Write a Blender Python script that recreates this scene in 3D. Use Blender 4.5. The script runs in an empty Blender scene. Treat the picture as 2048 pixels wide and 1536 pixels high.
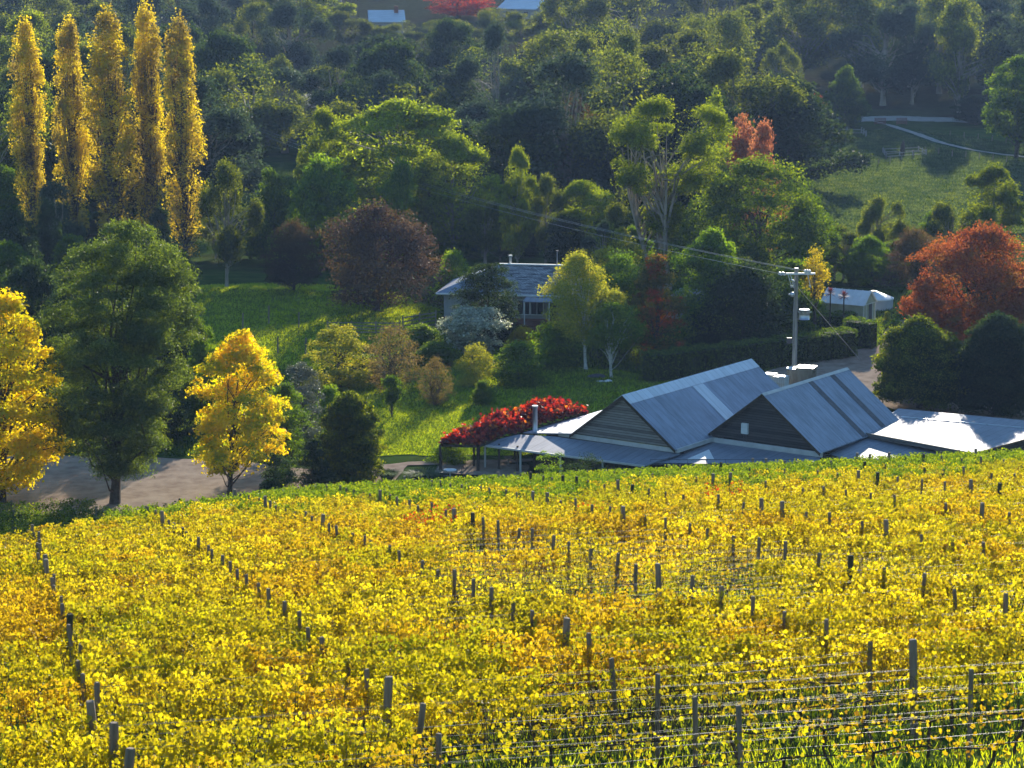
import bpy, math, random
import numpy as np

# ------------------------------------------------------------------ camera, sky, sun, exposure
SC = bpy.context.scene
CZ = 44.0                                   # camera height; all z below are written relative to the camera
F = 4818.0
P = math.atan(898 / F)
cam = bpy.data.cameras.new('camera'); camo = bpy.data.objects.new('camera', cam)
SC.collection.objects.link(camo); SC.camera = camo
cam.sensor_width = 36; cam.lens = 36 * F / 2048
cam.clip_start = 1; cam.clip_end = 6000
camo.location = (0, 0, CZ); camo.rotation_euler = (math.pi / 2 - P, 0, 0)

SUN_EL, SUN_AZ = 14.5, 11.5                 # azimuth to the right of +Y
wd = bpy.data.worlds.new("World"); SC.world = wd; wd.use_nodes = True
nt = wd.node_tree; nt.nodes.clear()
sky = nt.nodes.new('ShaderNodeTexSky'); sky.sky_type = 'NISHITA'; sky.sun_disc = False
sky.sun_elevation = math.radians(SUN_EL); sky.sun_rotation = math.radians(SUN_AZ)
sky.air_density = 1.4; sky.dust_density = 0.1; sky.ozone_density = 5.0
bg = nt.nodes.new('ShaderNodeBackground'); bg.inputs[1].default_value = 0.11
wo = nt.nodes.new('ShaderNodeOutputWorld')
nt.links.new(sky.outputs[0], bg.inputs[0]); nt.links.new(bg.outputs[0], wo.inputs[0])
sun = bpy.data.lights.new('sun', 'SUN'); sun.energy = 5.0; sun.angle = math.radians(0.5); sun.color = (1.0, .91, .78)
suno = bpy.data.objects.new('sun', sun); SC.collection.objects.link(suno)
az, el = math.radians(SUN_AZ), math.radians(SUN_EL)
from mathutils import Vector
SUNV = Vector((math.sin(az) * math.cos(el), math.cos(az) * math.cos(el), math.sin(el)))
suno.rotation_euler = SUNV.to_track_quat('Z', 'Y').to_euler()
vs = SC.view_settings; vs.view_transform = 'Standard'; vs.look = 'None'; vs.gamma = 1; vs.exposure = 1.08
cy = SC.cycles
cy.max_bounces = 7; cy.diffuse_bounces = 5; cy.glossy_bounces = 2; cy.transmission_bounces = 4
cy.volume_bounces = 0; cy.transparent_max_bounces = 6; cy.caustics_reflective = False; cy.caustics_refractive = False
cy.sample_clamp_indirect = 4.0
cy.use_denoising = True; cy.denoising_prefilter = 'FAST'; cy.denoiser = 'OPENIMAGEDENOISE'
cy.use_adaptive_sampling = True; cy.adaptive_threshold = 0.007

# ------------------------------------------------------------------ projection helpers
fv = np.array([0, math.cos(P), -math.sin(P)]); uv = np.array([0, math.sin(P), math.cos(P)]); rv = np.array([1., 0, 0])
def ray(px, py): return fv + (px - 1024) / F * rv + (768 - py) / F * uv
def Wd(px, py, d): q = ray(px, py); q = q * (d / q[1]); q[2] += CZ; return q
def Wz(px, py, z): q = ray(px, py); q = q * (z / q[2]); q[2] += CZ; return q      # z relative to the camera

# ------------------------------------------------------------------ terrain height
D = np.array([-math.sin(math.radians(12.8)), math.cos(math.radians(12.8))]); R = np.array([D[1], -D[0]])
def smooth(a, b, x):
    t = np.clip((x - a) / (b - a), 0, 1); return t * t * (3 - 2 * t)
def zraw(x, y):
    t = x * D[0] + y * D[1]
    # vineyard slope, slightly convex
    tb = 142 - 50 * (1 - smooth(-26, -11, x))
    tt = np.clip(np.minimum(t, tb), -60, None)
    k = np.clip(tt - 49, 0, None)
    zv = -17.25 - .163 * (tt - 49) - .00024 * k ** 2 - np.clip(tt - (tb - 10), 0, None) ** 2 * .0035
    zv = zv - np.clip(t - tb, 0, 80) * .29
    yfl = np.interp(y, [0, 200, 225, 240, 262, 300, 335, 400, 469, 530, 600, 700, 800, 950, 1300, 2600],
                    [-40.2, -40.0, -39.8, -38.9, -38.5, -39.8, -39.6, -38.2, -36, -33, -28.8, -20.5, -14, -9, -7, -7])
    m = (x < -10) & (y > 215) & (y < 300)
    yfl = yfl + np.where(m, 0, 0)
    yfl = yfl + .5 * np.sin(x * .05 + 1) * np.sin(y * .043) * smooth(215, 260, y) * (1 - smooth(320, 330, y) * .4)
    yfl = yfl + 2.5 * np.sin(x * .011 + 2) * smooth(420, 620, y)
    d = zv - yfl
    w = 1.2
    z = yfl + w * np.logaddexp(0, d / w)
    z = np.where(d > 8, zv, z)
    return z + CZ
def axis(breaks):
    out = []
    for a, b, s in breaks: out += list(np.arange(a, b, s))
    return np.array(out + [breaks[-1][1]], float)
XS = axis([(-1500, -300, 60), (-300, -100, 10), (-100, 100, 2), (100, 300, 10), (300, 1500, 60)])
YS = axis([(-40, 30, 10), (30, 360, 2), (360, 800, 8), (800, 2600, 60)])
GX, GY = np.meshgrid(XS, YS); ZG = zraw(GX, GY)
def H(x, y):
    x = np.asarray(x, float); y = np.asarray(y, float)
    i = np.clip(np.searchsorted(XS, x, side='right') - 1, 0, len(XS) - 2)
    j = np.clip(np.searchsorted(YS, y, side='right') - 1, 0, len(YS) - 2)
    a = (x - XS[i]) / (XS[i + 1] - XS[i]); b = (y - YS[j]) / (YS[j + 1] - YS[j])
    z00, z10, z01, z11 = ZG[j, i], ZG[j, i + 1], ZG[j + 1, i], ZG[j + 1, i + 1]
    return np.where(a >= b, z00 + a * (z10 - z00) + b * (z11 - z10), z00 + b * (z01 - z00) + a * (z11 - z01))
def hit(px, py, d0=150, d1=900):
    q = ray(px, py)
    for d in np.arange(d0, d1, 1.0):
        p = q * (d / q[1])
        if p[2] + CZ <= H(p[0], p[1]): return np.array([p[0], p[1], p[2] + CZ])
    return np.array([p[0], p[1], p[2] + CZ])

# ------------------------------------------------------------------ object helpers
COL = SC.collection
def tag(o, label=None, cat=None, group=None, kind=None):
    if label: o['label'] = label
    if cat: o['category'] = cat
    if group: o['group'] = group
    if kind: o['kind'] = kind
    return o
def empty(name, loc=(0, 0, 0), rz=0, sc=None):
    o = bpy.data.objects.new(name, None); COL.objects.link(o); o.location = tuple(float(v) for v in loc)
    o.rotation_euler = (0, 0, rz); o.empty_display_size = .3
    if sc: o.scale = sc
    return o
def link(name, me, parent=None):
    o = bpy.data.objects.new(name, me); COL.objects.link(o)
    if parent: o.parent = parent
    return o
def mesh_np(name, V, FA, mat, smooth_=False, attr=None):
    """V Nx3, FA MxK faces of one size, attr = per-face float"""
    me = bpy.data.meshes.new(name)
    V = np.ascontiguousarray(V, np.float32); FA = np.ascontiguousarray(FA, np.int32)
    n, k = FA.shape
    me.vertices.add(len(V)); me.vertices.foreach_set('co', V.ravel())
    me.loops.add(n * k); me.loops.foreach_set('vertex_index', FA.ravel())
    me.polygons.add(n); me.polygons.foreach_set('loop_start', np.arange(0, n * k, k, dtype=np.int32))
    me.polygons.foreach_set('loop_total', np.full(n, k, np.int32))
    if smooth_: me.polygons.foreach_set('use_smooth', np.ones(n, bool))
    if attr is not None:
        a = me.attributes.new('rnd', 'FLOAT', 'FACE'); a.data.foreach_set('value', np.ascontiguousarray(attr, np.float32))
    me.update(calc_edges=True)
    if mat: me.materials.append(mat)
    return me
class MB:
    """collects boxes, tubes, slabs into one mesh"""
    def __init__(s): s.v = []; s.f = []
    def add(s, vs_, fs):
        o = len(s.v); s.v += [tuple(float(c) for c in v) for v in vs_]; s.f += [tuple(i + o for i in f) for f in fs]; return s
    def box(s, a, b):
        (x0, y0, z0), (x1, y1, z1) = a, b
        return s.add([(x0,y0,z0),(x1,y0,z0),(x1,y1,z0),(x0,y1,z0),(x0,y0,z1),(x1,y0,z1),(x1,y1,z1),(x0,y1,z1)],
                     [(0,3,2,1),(4,5,6,7),(0,1,5,4),(1,2,6,5),(2,3,7,6),(3,0,4,7)])
    def bar(s, p, q, w, h, up=(0, 0, 1)):
        p, q = np.array(p, float), np.array(q, float); d = q - p; d /= np.linalg.norm(d)
        a = np.cross(d, up); a /= np.linalg.norm(a) + 1e-9; b = np.cross(a, d)
        c = [p + a*w/2*i + b*h/2*j for i, j in ((-1,-1),(1,-1),(1,1),(-1,1))] + [q + a*w/2*i + b*h/2*j for i, j in ((-1,-1),(1,-1),(1,1),(-1,1))]
        return s.add(c, [(0,1,2,3),(7,6,5,4),(0,4,5,1),(1,5,6,2),(2,6,7,3),(3,7,4,0)])
    def tube(s, pts, rad, n=6, cap=True):
        pts = [np.array(p, float) for p in pts]
        if not hasattr(rad, '__len__'): rad = [rad] * len(pts)
        vs_, fs = [], []
        for i, p in enumerate(pts):
            d = pts[min(i+1, len(pts)-1)] - pts[max(i-1, 0)]; d /= np.linalg.norm(d) + 1e-9
            ref = np.array([0, 0, 1.]) if abs(d[2]) < .9 else np.array([1., 0, 0])
            a = np.cross(d, ref); a /= np.linalg.norm(a); b = np.cross(d, a)
            for k in range(n):
                t = 2 * math.pi * k / n; vs_.append(p + (a * math.cos(t) + b * math.sin(t)) * rad[i])
        for i in range(len(pts) - 1):
            for k in range(n): fs.append((i*n+k, i*n+(k+1) % n, (i+1)*n+(k+1) % n, (i+1)*n+k))
        if cap: fs.append(tuple(range(n))); fs.append(tuple(range((len(pts)-1)*n, len(pts)*n))[::-1])
        return s.add(vs_, fs)
    def slab(s, top, th):
        n = len(top); bot = [(p[0], p[1], p[2] - th) for p in top]
        return s.add(list(top) + bot, [tuple(range(n)), tuple(range(n, 2*n))[::-1]] + [(i, i+n, (i+1) % n + n, (i+1) % n) for i in range(n)])
    def sphere(s, c, r, nu=12, nv=8):
        rr = r if hasattr(r, '__len__') else (r, r, r); vs_ = []; fs = []
        for j in range(nv + 1):
            for i in range(nu):
                a = math.pi * j / nv; t = 2 * math.pi * i / nu
                vs_.append((c[0] + rr[0]*math.sin(a)*math.cos(t), c[1] + rr[1]*math.sin(a)*math.sin(t), c[2] + rr[2]*math.cos(a)))
        for j in range(nv):
            for i in range(nu): fs.append((j*nu+i, (j+1)*nu+i, (j+1)*nu+(i+1) % nu, j*nu+(i+1) % nu))
        return s.add(vs_, fs)
    def mesh(s, name, mat, sm=False):
        me = bpy.data.meshes.new(name); me.from_pydata(s.v, [], s.f); me.materials.append(mat)
        if sm:
            me.polygons.foreach_set('use_smooth', np.ones(len(me.polygons), bool))
        me.update(); return me
    def build(s, name, mat, parent=None, sm=False): return link(name, s.mesh(name, mat, sm), parent)

# ------------------------------------------------------------------ materials
def newmat(name):
    m = bpy.data.materials.new(name); m.use_nodes = True; t = m.node_tree; t.nodes.clear()
    o = t.nodes.new('ShaderNodeOutputMaterial'); return m, t, o
def N(t, kind, **kw):
    n = t.nodes.new(kind)
    for k, v in kw.items():
        if k.startswith('i_'):
            n.inputs[int(k[2:]) if k[2:].isdigit() else k[2:]].default_value = v
        else: setattr(n, k, v)
    return n
def ramp(t, stops, src):
    r = t.nodes.new('ShaderNodeValToRGB'); e = r.color_ramp.elements
    while len(e) > 1: e.remove(e[-1])
    e[0].position = stops[0][0]; e[0].color = (*stops[0][1], 1)
    for p, c in stops[1:]:
        x = e.new(p); x.color = (*c, 1)
    t.links.new(src, r.inputs[0]); return r.outputs[0]
def mixc(t, fac, a, b, mode='MIX'):
    m = t.nodes.new('ShaderNodeMix'); m.data_type = 'RGBA'; m.blend_type = mode
    for sock, v in ((m.inputs[0], fac), (m.inputs[6], a), (m.inputs[7], b)):
        if isinstance(v, (int, float)): sock.default_value = v
        elif isinstance(v, tuple): sock.default_value = (*v, 1)
        else: t.links.new(v, sock)
    return m.outputs[2]
def noise(t, scale, detail=3, vec=None, rough=.6):
    n = t.nodes.new('ShaderNodeTexNoise'); n.inputs['Scale'].default_value = scale; n.inputs['Detail'].default_value = detail
    n.inputs['Roughness'].default_value = rough
    if vec is not None: t.links.new(vec, n.inputs['Vector'])
    return n.outputs[0]
def geo_pos(t): return t.nodes.new('ShaderNodeNewGeometry').outputs['Position']
def obj_pos(t): return t.nodes.new('ShaderNodeTexCoord').outputs['Object']

def leafmat(name, cols, trans=.5, tcol=None, gloss=.03, vary=.25, world=None):
    """cols: 3 base colours over the per-leaf value; tcol multiplies light passing through"""
    m, t, o = newmat(name)
    at = N(t, 'ShaderNodeAttribute', attribute_name='rnd')
    c = ramp(t, [(i / (len(cols) - 1), x) for i, x in enumerate(cols)], at.outputs['Fac'])
    if world:                                   # broad patches over the vineyard / crown: (scale, colours, lo, hi)
        for sc_, c2, lo, hi in world:
            nz = noise(t, sc_, 2, geo_pos(t)); mr = N(t, 'ShaderNodeMapRange'); mr.inputs[1].default_value = lo; mr.inputs[2].default_value = hi
            t.links.new(nz, mr.inputs[0])
            mu = N(t, 'ShaderNodeMath', operation='MULTIPLY'); t.links.new(mr.outputs[0], mu.inputs[0])
            ad = N(t, 'ShaderNodeMath', operation='ADD'); t.links.new(at.outputs['Fac'], ad.inputs[0]); ad.inputs[1].default_value = .25
            ad.use_clamp = True; t.links.new(ad.outputs[0], mu.inputs[1])
            c = mixc(t, mu.outputs[0], c, c2)
    oi = N(t, 'ShaderNodeObjectInfo')
    mr = N(t, 'ShaderNodeMapRange'); mr.inputs[3].default_value = 1 - vary; mr.inputs[4].default_value = 1 + vary
    t.links.new(oi.outputs['Random'], mr.inputs[0])
    hs = N(t, 'ShaderNodeHueSaturation'); t.links.new(c, hs.inputs['Color']); t.links.new(mr.outputs[0], hs.inputs['Value'])
    c = hs.outputs[0]
    df = N(t, 'ShaderNodeBsdfDiffuse'); tr = N(t, 'ShaderNodeBsdfTranslucent'); t.links.new(c, df.inputs[0])
    tc = mixc(t, 1.0, c, tcol or (1.7, 1.6, .7), 'MULTIPLY'); t.links.new(tc, tr.inputs[0])
    mx = N(t, 'ShaderNodeMixShader'); mx.inputs[0].default_value = trans
    t.links.new(df.outputs[0], mx.inputs[1]); t.links.new(tr.outputs[0], mx.inputs[2])
    gl = N(t, 'ShaderNodeBsdfGlossy'); gl.inputs['Roughness'].default_value = .5
    m2 = N(t, 'ShaderNodeMixShader'); m2.inputs[0].default_value = gloss
    t.links.new(mx.outputs[0], m2.inputs[1]); t.links.new(gl.outputs[0], m2.inputs[2]); t.links.new(m2.outputs[0], o.inputs[0])
    return m
def surfmat(name, stops, scale=1.0, rough=.8, metal=0., detail=4, bump=0., bscale=20, spec=.3, stretch=None, use_obj=True):
    m, t, o = newmat(name); p = obj_pos(t) if use_obj else geo_pos(t)
    if stretch:
        mp = N(t, 'ShaderNodeMapping'); mp.inputs['Scale'].default_value = stretch; t.links.new(p, mp.inputs[0]); p = mp.outputs[0]
    c = ramp(t, stops, noise(t, scale, detail, p))
    b = N(t, 'ShaderNodeBsdfPrincipled'); t.links.new(c, b.inputs['Base Color'])
    b.inputs['Roughness'].default_value = rough; b.inputs['Metallic'].default_value = metal; b.inputs['Specular IOR Level'].default_value = spec
    if bump:
        bn = N(t, 'ShaderNodeBump'); bn.inputs['Strength'].default_value = bump; bn.inputs['Distance'].default_value = .05
        t.links.new(noise(t, bscale, 4, p), bn.inputs['Height']); t.links.new(bn.outputs[0], b.inputs['Normal'])
    t.links.new(b.outputs[0], o.inputs[0]); return m

M = {}
M['bark'] = surfmat('bark', [(.3, (.05, .038, .028)), (.7, (.13, .10, .075))], 3, .9, bump=.5)
M['gumbark'] = surfmat('gum_bark', [(.3, (.20, .16, .12)), (.7, (.42, .36, .29))], 1.5, .8, stretch=(1, 1, .3))
M['whitebark'] = surfmat('birch_bark', [(.38, (.12, .10, .09)), (.45, (.62, .60, .55)), (1, (.75, .73, .68))], 4, .7, stretch=(1, 1, 2.5))
M['post'] = surfmat('weathered_post_wood', [(.3, (.17, .125, .09)), (.7, (.38, .30, .23))], 6, .9, bump=.6, bscale=30, stretch=(1, 1, .15))
M['mosspost'] = surfmat('mossy_post_wood', [(.35, (.035, .04, .015)), (.6, (.09, .08, .05)), (.8, (.2, .18, .15))], 6, .95, bump=.6, bscale=30)
M['wire'] = surfmat('trellis_wire_metal', [(0, (.30, .29, .28)), (1, (.38, .37, .36))], 1, .6, 1.0)
M['steel'] = surfmat('galvanised_steel', [(.3, (.42, .44, .46)), (.7, (.58, .6, .62))], 3, .4, .85)
M['white'] = surfmat('white_paint', [(.3, (.68, .68, .66)), (.7, (.82, .82, .8))], 3, .5)
M['pole'] = surfmat('grey_pole_timber', [(.3, (.22, .21, .2)), (.7, (.4, .39, .37))], 5, .85, stretch=(1, 1, .1), bump=.4)

gum_c = [(.03, .048, .018), (.09, .118, .028), (.28, .30, .05)]
M['gum'] = leafmat('gum_leaves', gum_c, .5, (2.0, 1.9, .4))
M['gumlime'] = leafmat('lime_gum_leaves', [(.05, .08, .012), (.15, .20, .02), (.32, .36, .03)], .55, (1.9, 1.8, .3))
M['darkgreen'] = leafmat('dark_evergreen_leaves', [(.012, .03, .018), (.03, .055, .026), (.08, .11, .03)], .4, (1.8, 1.8, .5))
M['green'] = leafmat('green_leaves', [(.03, .06, .012), (.08, .14, .015), (.20, .27, .02)], .55, (1.9, 1.9, .3))
M['blueg'] = leafmat('blue_green_leaves', [(.03, .055, .04), (.055, .09, .06), (.10, .13, .08)], .35, (1.5, 1.5, .8))
M['wattle'] = leafmat('feathery_wattle_leaves', [(.03, .05, .014), (.09, .13, .028), (.22, .27, .06)], .5, (1.8, 1.8, .45), gloss=.06)
M['poplar'] = leafmat('golden_poplar_leaves', [(.32, .22, .05), (.62, .48, .025), (.74, .61, .03)], .6, (1.33, 1.29, .28), world=[(.16, (.24, .17, .09), .5, .66)])
M['maple'] = leafmat('golden_maple_leaves', [(.30, .32, .02), (.66, .50, .015), (.72, .60, .02)], .62, (1.4, 1.36, .2), world=[(.3, (.26, .32, .02), .5, .66)])
M['amber'] = leafmat('amber_maple_leaves', [(.48, .30, .01), (.66, .50, .015), (.72, .60, .02)], .62, (1.4, 1.36, .2), world=[(.45, (.20, .28, .02), .44, .6)])
M['rust'] = leafmat('rusty_leaves', [(.06, .022, .018), (.11, .045, .025), (.22, .10, .04)], .4, (1.6, 1.2, .6))
M['plum'] = leafmat('plum_brown_leaves', [(.04, .028, .030), (.075, .05, .042), (.13, .085, .05)], .36, (1.4, 1.2, .75), world=[(.12, (.16, .11, .03), .5, .62)])
M['redtree'] = leafmat('red_orange_leaves', [(.20, .05, .03), (.42, .12, .05), (.52, .24, .06)], .5, (1.35, 1.1, .55), world=[(.25, (.26, .16, .03), .5, .66)])
M['salmon'] = leafmat('salmon_orange_leaves', [(.22, .08, .05), (.42, .17, .09), (.52, .26, .13)], .5, (1.3, 1.1, .7))
M['willow'] = leafmat('deep_green_leaves', [(.03, .06, .012), (.09, .15, .018), (.28, .34, .03)], .54, (1.9, 1.8, .3))
M['brightbush'] = leafmat('fresh_green_shrub_leaves', [(.04, .09, .012), (.11, .19, .015), (.28, .36, .025)], .55, (1.8, 1.7, .3))
M['crimson'] = leafmat('crimson_leaves', [(.10, .01, .012), (.42, .02, .02), (.66, .09, .02)], .55, (1.5, 1.0, .5), world=[(1.1, (.80, .40, .05), .56, .64), (.8, (.14, .01, .02), .55, .62)], gloss=.05)
M['liquid'] = leafmat('turning_red_green_leaves', [(.04, .07, .015), (.11, .13, .02), (.36, .22, .03)], .5, (1.6, 1.4, .45), world=[(.45, (.55, .06, .02), .50, .6)])
M['birch'] = leafmat('yellow_green_birch_leaves', [(.14, .18, .03), (.32, .34, .04), (.58, .48, .04)], .5, (1.5, 1.4, .5))
M['yellow'] = leafmat('bright_yellow_leaves', [(.45, .32, .02), (.6, .45, .02), (.65, .52, .03)], .55, (1.4, 1.4, .3))
M['silver'] = leafmat('silver_green_leaves', [(.14, .18, .10), (.40, .44, .32), (.75, .78, .66)], .5, (1.2, 1.2, .9), gloss=.15)
M['olive'] = leafmat('olive_grey_leaves', [(.07, .09, .06), (.13, .15, .11), (.24, .26, .2)], .3, (1.2, 1.2, .8), gloss=.12)
M['dry'] = leafmat('dry_straw_leaves', [(.10, .07, .04), (.2, .14, .06), (.3, .25, .06)], .4, (1.4, 1.3, .6))
M['hedge'] = leafmat('clipped_hedge_leaves', [(.03, .06, .012), (.08, .13, .018), (.2, .28, .03)], .5, (1.8, 1.8, .4))
M['conifer'] = leafmat('yellow_tipped_conifer_leaves', [(.015, .035, .008), (.07, .10, .012), (.34, .36, .015)], .5, (1.9, 1.8, .3))
VW = [(.06, (.30, .34, .02), .52, .70), (.5, (.18, .22, .02), .56, .72), (2.2, (.16, .08, .025), .52, .68), (.16, (.36, .34, .02), .5, .66)]
M['vine'] = leafmat('yellow_grape_leaves', [(.16, .10, .015), (.42, .35, .02), (.64, .55, .03), (.80, .70, .10)], .56, (1.36, 1.27, .25), vary=.12, world=VW)
M['vinegreen'] = leafmat('green_grape_leaves', [(.05, .09, .015), (.15, .22, .02), (.40, .40, .03)], .52, (1.4, 1.45, .3), vary=.12)
M['vineamber'] = leafmat('amber_grape_leaves', [(.18, .09, .02), (.50, .36, .02), (.68, .54, .05)], .55, (1.36, 1.25, .3), vary=.12)
M['vinered'] = leafmat('red_grape_leaves', [(.40, .05, .02), (.5, .08, .02), (.5, .2, .02)], .5, (1.5, 1.0, .4))
M['cane'] = surfmat('vine_bark', [(.3, (.035, .024, .018)), (.7, (.10, .07, .05))], 8, .9)
M['grassblade'] = leafmat('grass_blades', [(.17, .25, .015), (.36, .45, .02), (.52, .56, .04)], .62, (1.6, 1.45, .35), gloss=.03, vary=0)
M['meadowblade'] = leafmat('meadow_blades', [(.03, .06, .03), (.06, .10, .045), (.17, .21, .09)], .5, (1.5, 1.4, .5), gloss=.02, vary=0)  # dark bluish tones put the meadow's shade into the blade colour
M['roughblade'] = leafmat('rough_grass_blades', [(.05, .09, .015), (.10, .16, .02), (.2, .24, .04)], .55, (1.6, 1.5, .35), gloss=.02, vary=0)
M['lomandra'] = leafmat('grey_green_tuft', [(.07, .11, .05), (.13, .18, .08), (.2, .25, .12)], .35, (1.3, 1.3, .7))
M['cordyline'] = leafmat('burgundy_cordyline', [(.06, .015, .025), (.12, .03, .04), (.2, .08, .07)], .4, (1.4, 1, .8))

# ------------------------------------------------------------------ ground sheets
def ground_material():
    m, t, o = newmat('rough_grass_ground'); p = geo_pos(t)
    c = ramp(t, [(.3, (.035, .06, .016)), (.5, (.055, .095, .02)), (.72, (.10, .12, .032))], noise(t, .35, 6, p))
    c2 = ramp(t, [(.35, (.028, .022, .016)), (.65, (.06, .05, .032))], noise(t, .8, 5, p))
    sx = N(t, 'ShaderNodeSeparateXYZ'); t.links.new(p, sx.inputs[0])
    mr = N(t, 'ShaderNodeMapRange'); mr.inputs[1].default_value = 455; mr.inputs[2].default_value = 500; t.links.new(sx.outputs[1], mr.inputs[0])
    mm = N(t, 'ShaderNodeMath', operation='MULTIPLY'); t.links.new(mr.outputs[0], mm.inputs[0]); mm.inputs[1].default_value = .75
    c = mixc(t, mm.outputs[0], c, c2)
    nf = ramp(t, [(.5, (0, 0, 0)), (.68, (1, 1, 1))], noise(t, .06, 4, p))
    c = mixc(t, nf, c, c2)
    b = N(t, 'ShaderNodeBsdfPrincipled'); t.links.new(c, b.inputs['Base Color']); b.inputs['Roughness'].default_value = 1.0; b.inputs['Specular IOR Level'].default_value = 0
    bn = N(t, 'ShaderNodeBump'); bn.inputs['Strength'].default_value = .7; bn.inputs['Distance'].default_value = .15
    t.links.new(noise(t, 2.5, 5, p), bn.inputs['Height']); t.links.new(bn.outputs[0], b.inputs['Normal'])
    t.links.new(b.outputs[0], o.inputs[0]); return m
ny, nx = GX.shape
idx = np.arange(ny * nx).reshape(ny, nx)
a, b, c, d = idx[:-1, :-1].ravel(), idx[:-1, 1:].ravel(), idx[1:, 1:].ravel(), idx[1:, :-1].ravel()
tri = np.concatenate([np.stack([a, b, c], 1), np.stack([a, c, d], 1)])
g = link('ground', mesh_np('ground', np.stack([GX, GY, ZG], -1).reshape(-1, 3), tri, ground_material(), True)); tag(g, kind='structure')

def inpoly(x, y, poly):
    r = np.zeros(x.shape, bool); n = len(poly)
    for i in range(n):
        x0, y0 = poly[i][:2]; x1, y1 = poly[(i + 1) % n][:2]
        cnd = ((y0 > y) != (y1 > y)) & (x < (x1 - x0) * (y - y0) / (y1 - y0 + 1e-12) + x0); r ^= cnd
    return r
def snap(x, y, poly):
    best = np.full(x.shape, 1e9); bx, by = x.copy(), y.copy(); n = len(poly)
    for i in range(n):
        p0, p1 = np.array(poly[i][:2]), np.array(poly[(i + 1) % n][:2]); dd = p1 - p0
        t = np.clip(((x - p0[0]) * dd[0] + (y - p0[1]) * dd[1]) / (dd @ dd + 1e-12), 0, 1)
        qx, qy = p0[0] + t * dd[0], p0[1] + t * dd[1]; ds = (qx - x) ** 2 + (qy - y) ** 2
        m = ds < best; best[m] = ds[m]; bx[m] = qx[m]; by[m] = qy[m]
    return bx, by
def wobble(poly, step=1.2, amp=.25, seed=1):
    rr = np.random.RandomState(seed); out = []
    for i in range(len(poly)):
        p0, p1 = np.array(poly[i][:2]), np.array(poly[(i + 1) % len(poly)][:2]); L = np.linalg.norm(p1 - p0); n = max(1, int(L / step))
        for k in range(n): out.append(p0 + (p1 - p0) * k / n + rr.randn(2) * amp * (0 if k == 0 else 1))
    return [tuple(q) for q in out]
def patch(name, poly, mat, off=.04, cell=.5, seed=1, amp=.25):
    poly = wobble(poly, 1.2, amp, seed)
    P0 = np.array(poly); x0, y0 = np.floor(P0.min(0) / 2) * 2; x1, y1 = np.ceil(P0.max(0) / 2) * 2
    xs = np.arange(x0, x1 + cell / 2, cell); ys = np.arange(y0, y1 + cell / 2, cell)
    X, Y = np.meshgrid(xs, ys); cx, cyy = (X[:-1, :-1] + cell / 2), (Y[:-1, :-1] + cell / 2)
    ins = inpoly(cx, cyy, poly)
    id_ = np.arange(X.size).reshape(X.shape)
    cnt = np.zeros(X.shape, int)
    for dy in (0, 1):
        for dx in (0, 1): cnt[dy:dy + ins.shape[0], dx:dx + ins.shape[1]] += ins
    bd = (cnt > 0) & (cnt < 4)
    sx, sy = snap(X[bd], Y[bd], poly); X[bd] = sx; Y[bd] = sy
    Z = H(X, Y) + off
    A, B, C_, D_ = id_[:-1, :-1][ins], id_[:-1, 1:][ins], id_[1:, 1:][ins], id_[1:, :-1][ins]
    T = np.concatenate([np.stack([A, B, C_], 1), np.stack([A, C_, D_], 1)])
    used = np.unique(T); mp = np.zeros(X.size, int); mp[used] = np.arange(len(used))
    o = link(name, mesh_np(name, np.stack([X, Y, Z], -1).reshape(-1, 3)[used], mp[T], mat, True)); tag(o, kind='structure'); return o, poly

M['gravel'] = surfmat('pinkish_gravel', [(.3, (.26, .195, .15)), (.55, (.38, .30, .23)), (.8, (.45, .37, .29))], .9, .95, detail=8, bump=.8, bscale=9, use_obj=False, spec=0)
M['lawnground'] = surfmat('lawn_ground', [(.3, (.10, .18, .02)), (.7, (.18, .27, .03))], 1.2, .95, detail=6, bump=.5, use_obj=False, spec=0)
M['meadowground'] = surfmat('meadow_ground', [(.3, (.025, .055, .022)), (.55, (.04, .08, .028)), (.8, (.08, .11, .04))], .25, .95, detail=7, bump=.6, bscale=2, use_obj=False, spec=0)  # darkened so the ground colour itself carries the meadow's shade
M['concrete'] = surfmat('pale_concrete', [(.3, (.30, .28, .25)), (.7, (.42, .40, .36))], .8, .9, detail=6, use_obj=False, spec=0)
M['dirt'] = surfmat('leaf_litter_dirt', [(.3, (.06, .045, .03)), (.7, (.15, .11, .07))], 1.5, .95, detail=7, bump=.6, use_obj=False, spec=0)
def hp(pts, d0=150): return [tuple(hit(x, y, d0)[:2]) for x, y in pts]
yardL, _ = patch('gravel_yard', [(-70, 164), (-34, 164.5), (-16, 164), (-9, 165), (-8, 172), (-14, 178), (-20, 181.5), (-32, 184), (-60, 186)], M['gravel'])
lawn, lawn_poly = patch('lawn', hp([(600, 925), (780, 913), (1060, 913), (1330, 850), (1380, 770), (1250, 745), (1100, 735), (1010, 705), (930, 690), (850, 720), (760, 730), (660, 760), (560, 850)]), M['lawnground'], seed=3)
path, _ = patch('garden_path', [(-14, 178.4), (-8, 181.5), (4, 183.0), (14, 186), (14, 184.6), (4, 181.8), (-8, 180.3), (-9, 173), (-14, 177)], M['gravel'], off=.08, seed=4, amp=.1)
yardR, drive_poly = patch('gravel_driveway', hp([(1500, 790), (1530, 745), (1640, 718), (1760, 694), (1790, 640), (1850, 650), (1900, 700), (1900, 800), (2100, 815), (2100, 850), (1900, 850), (1700, 800)]), M['gravel'], seed=5)
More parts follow.
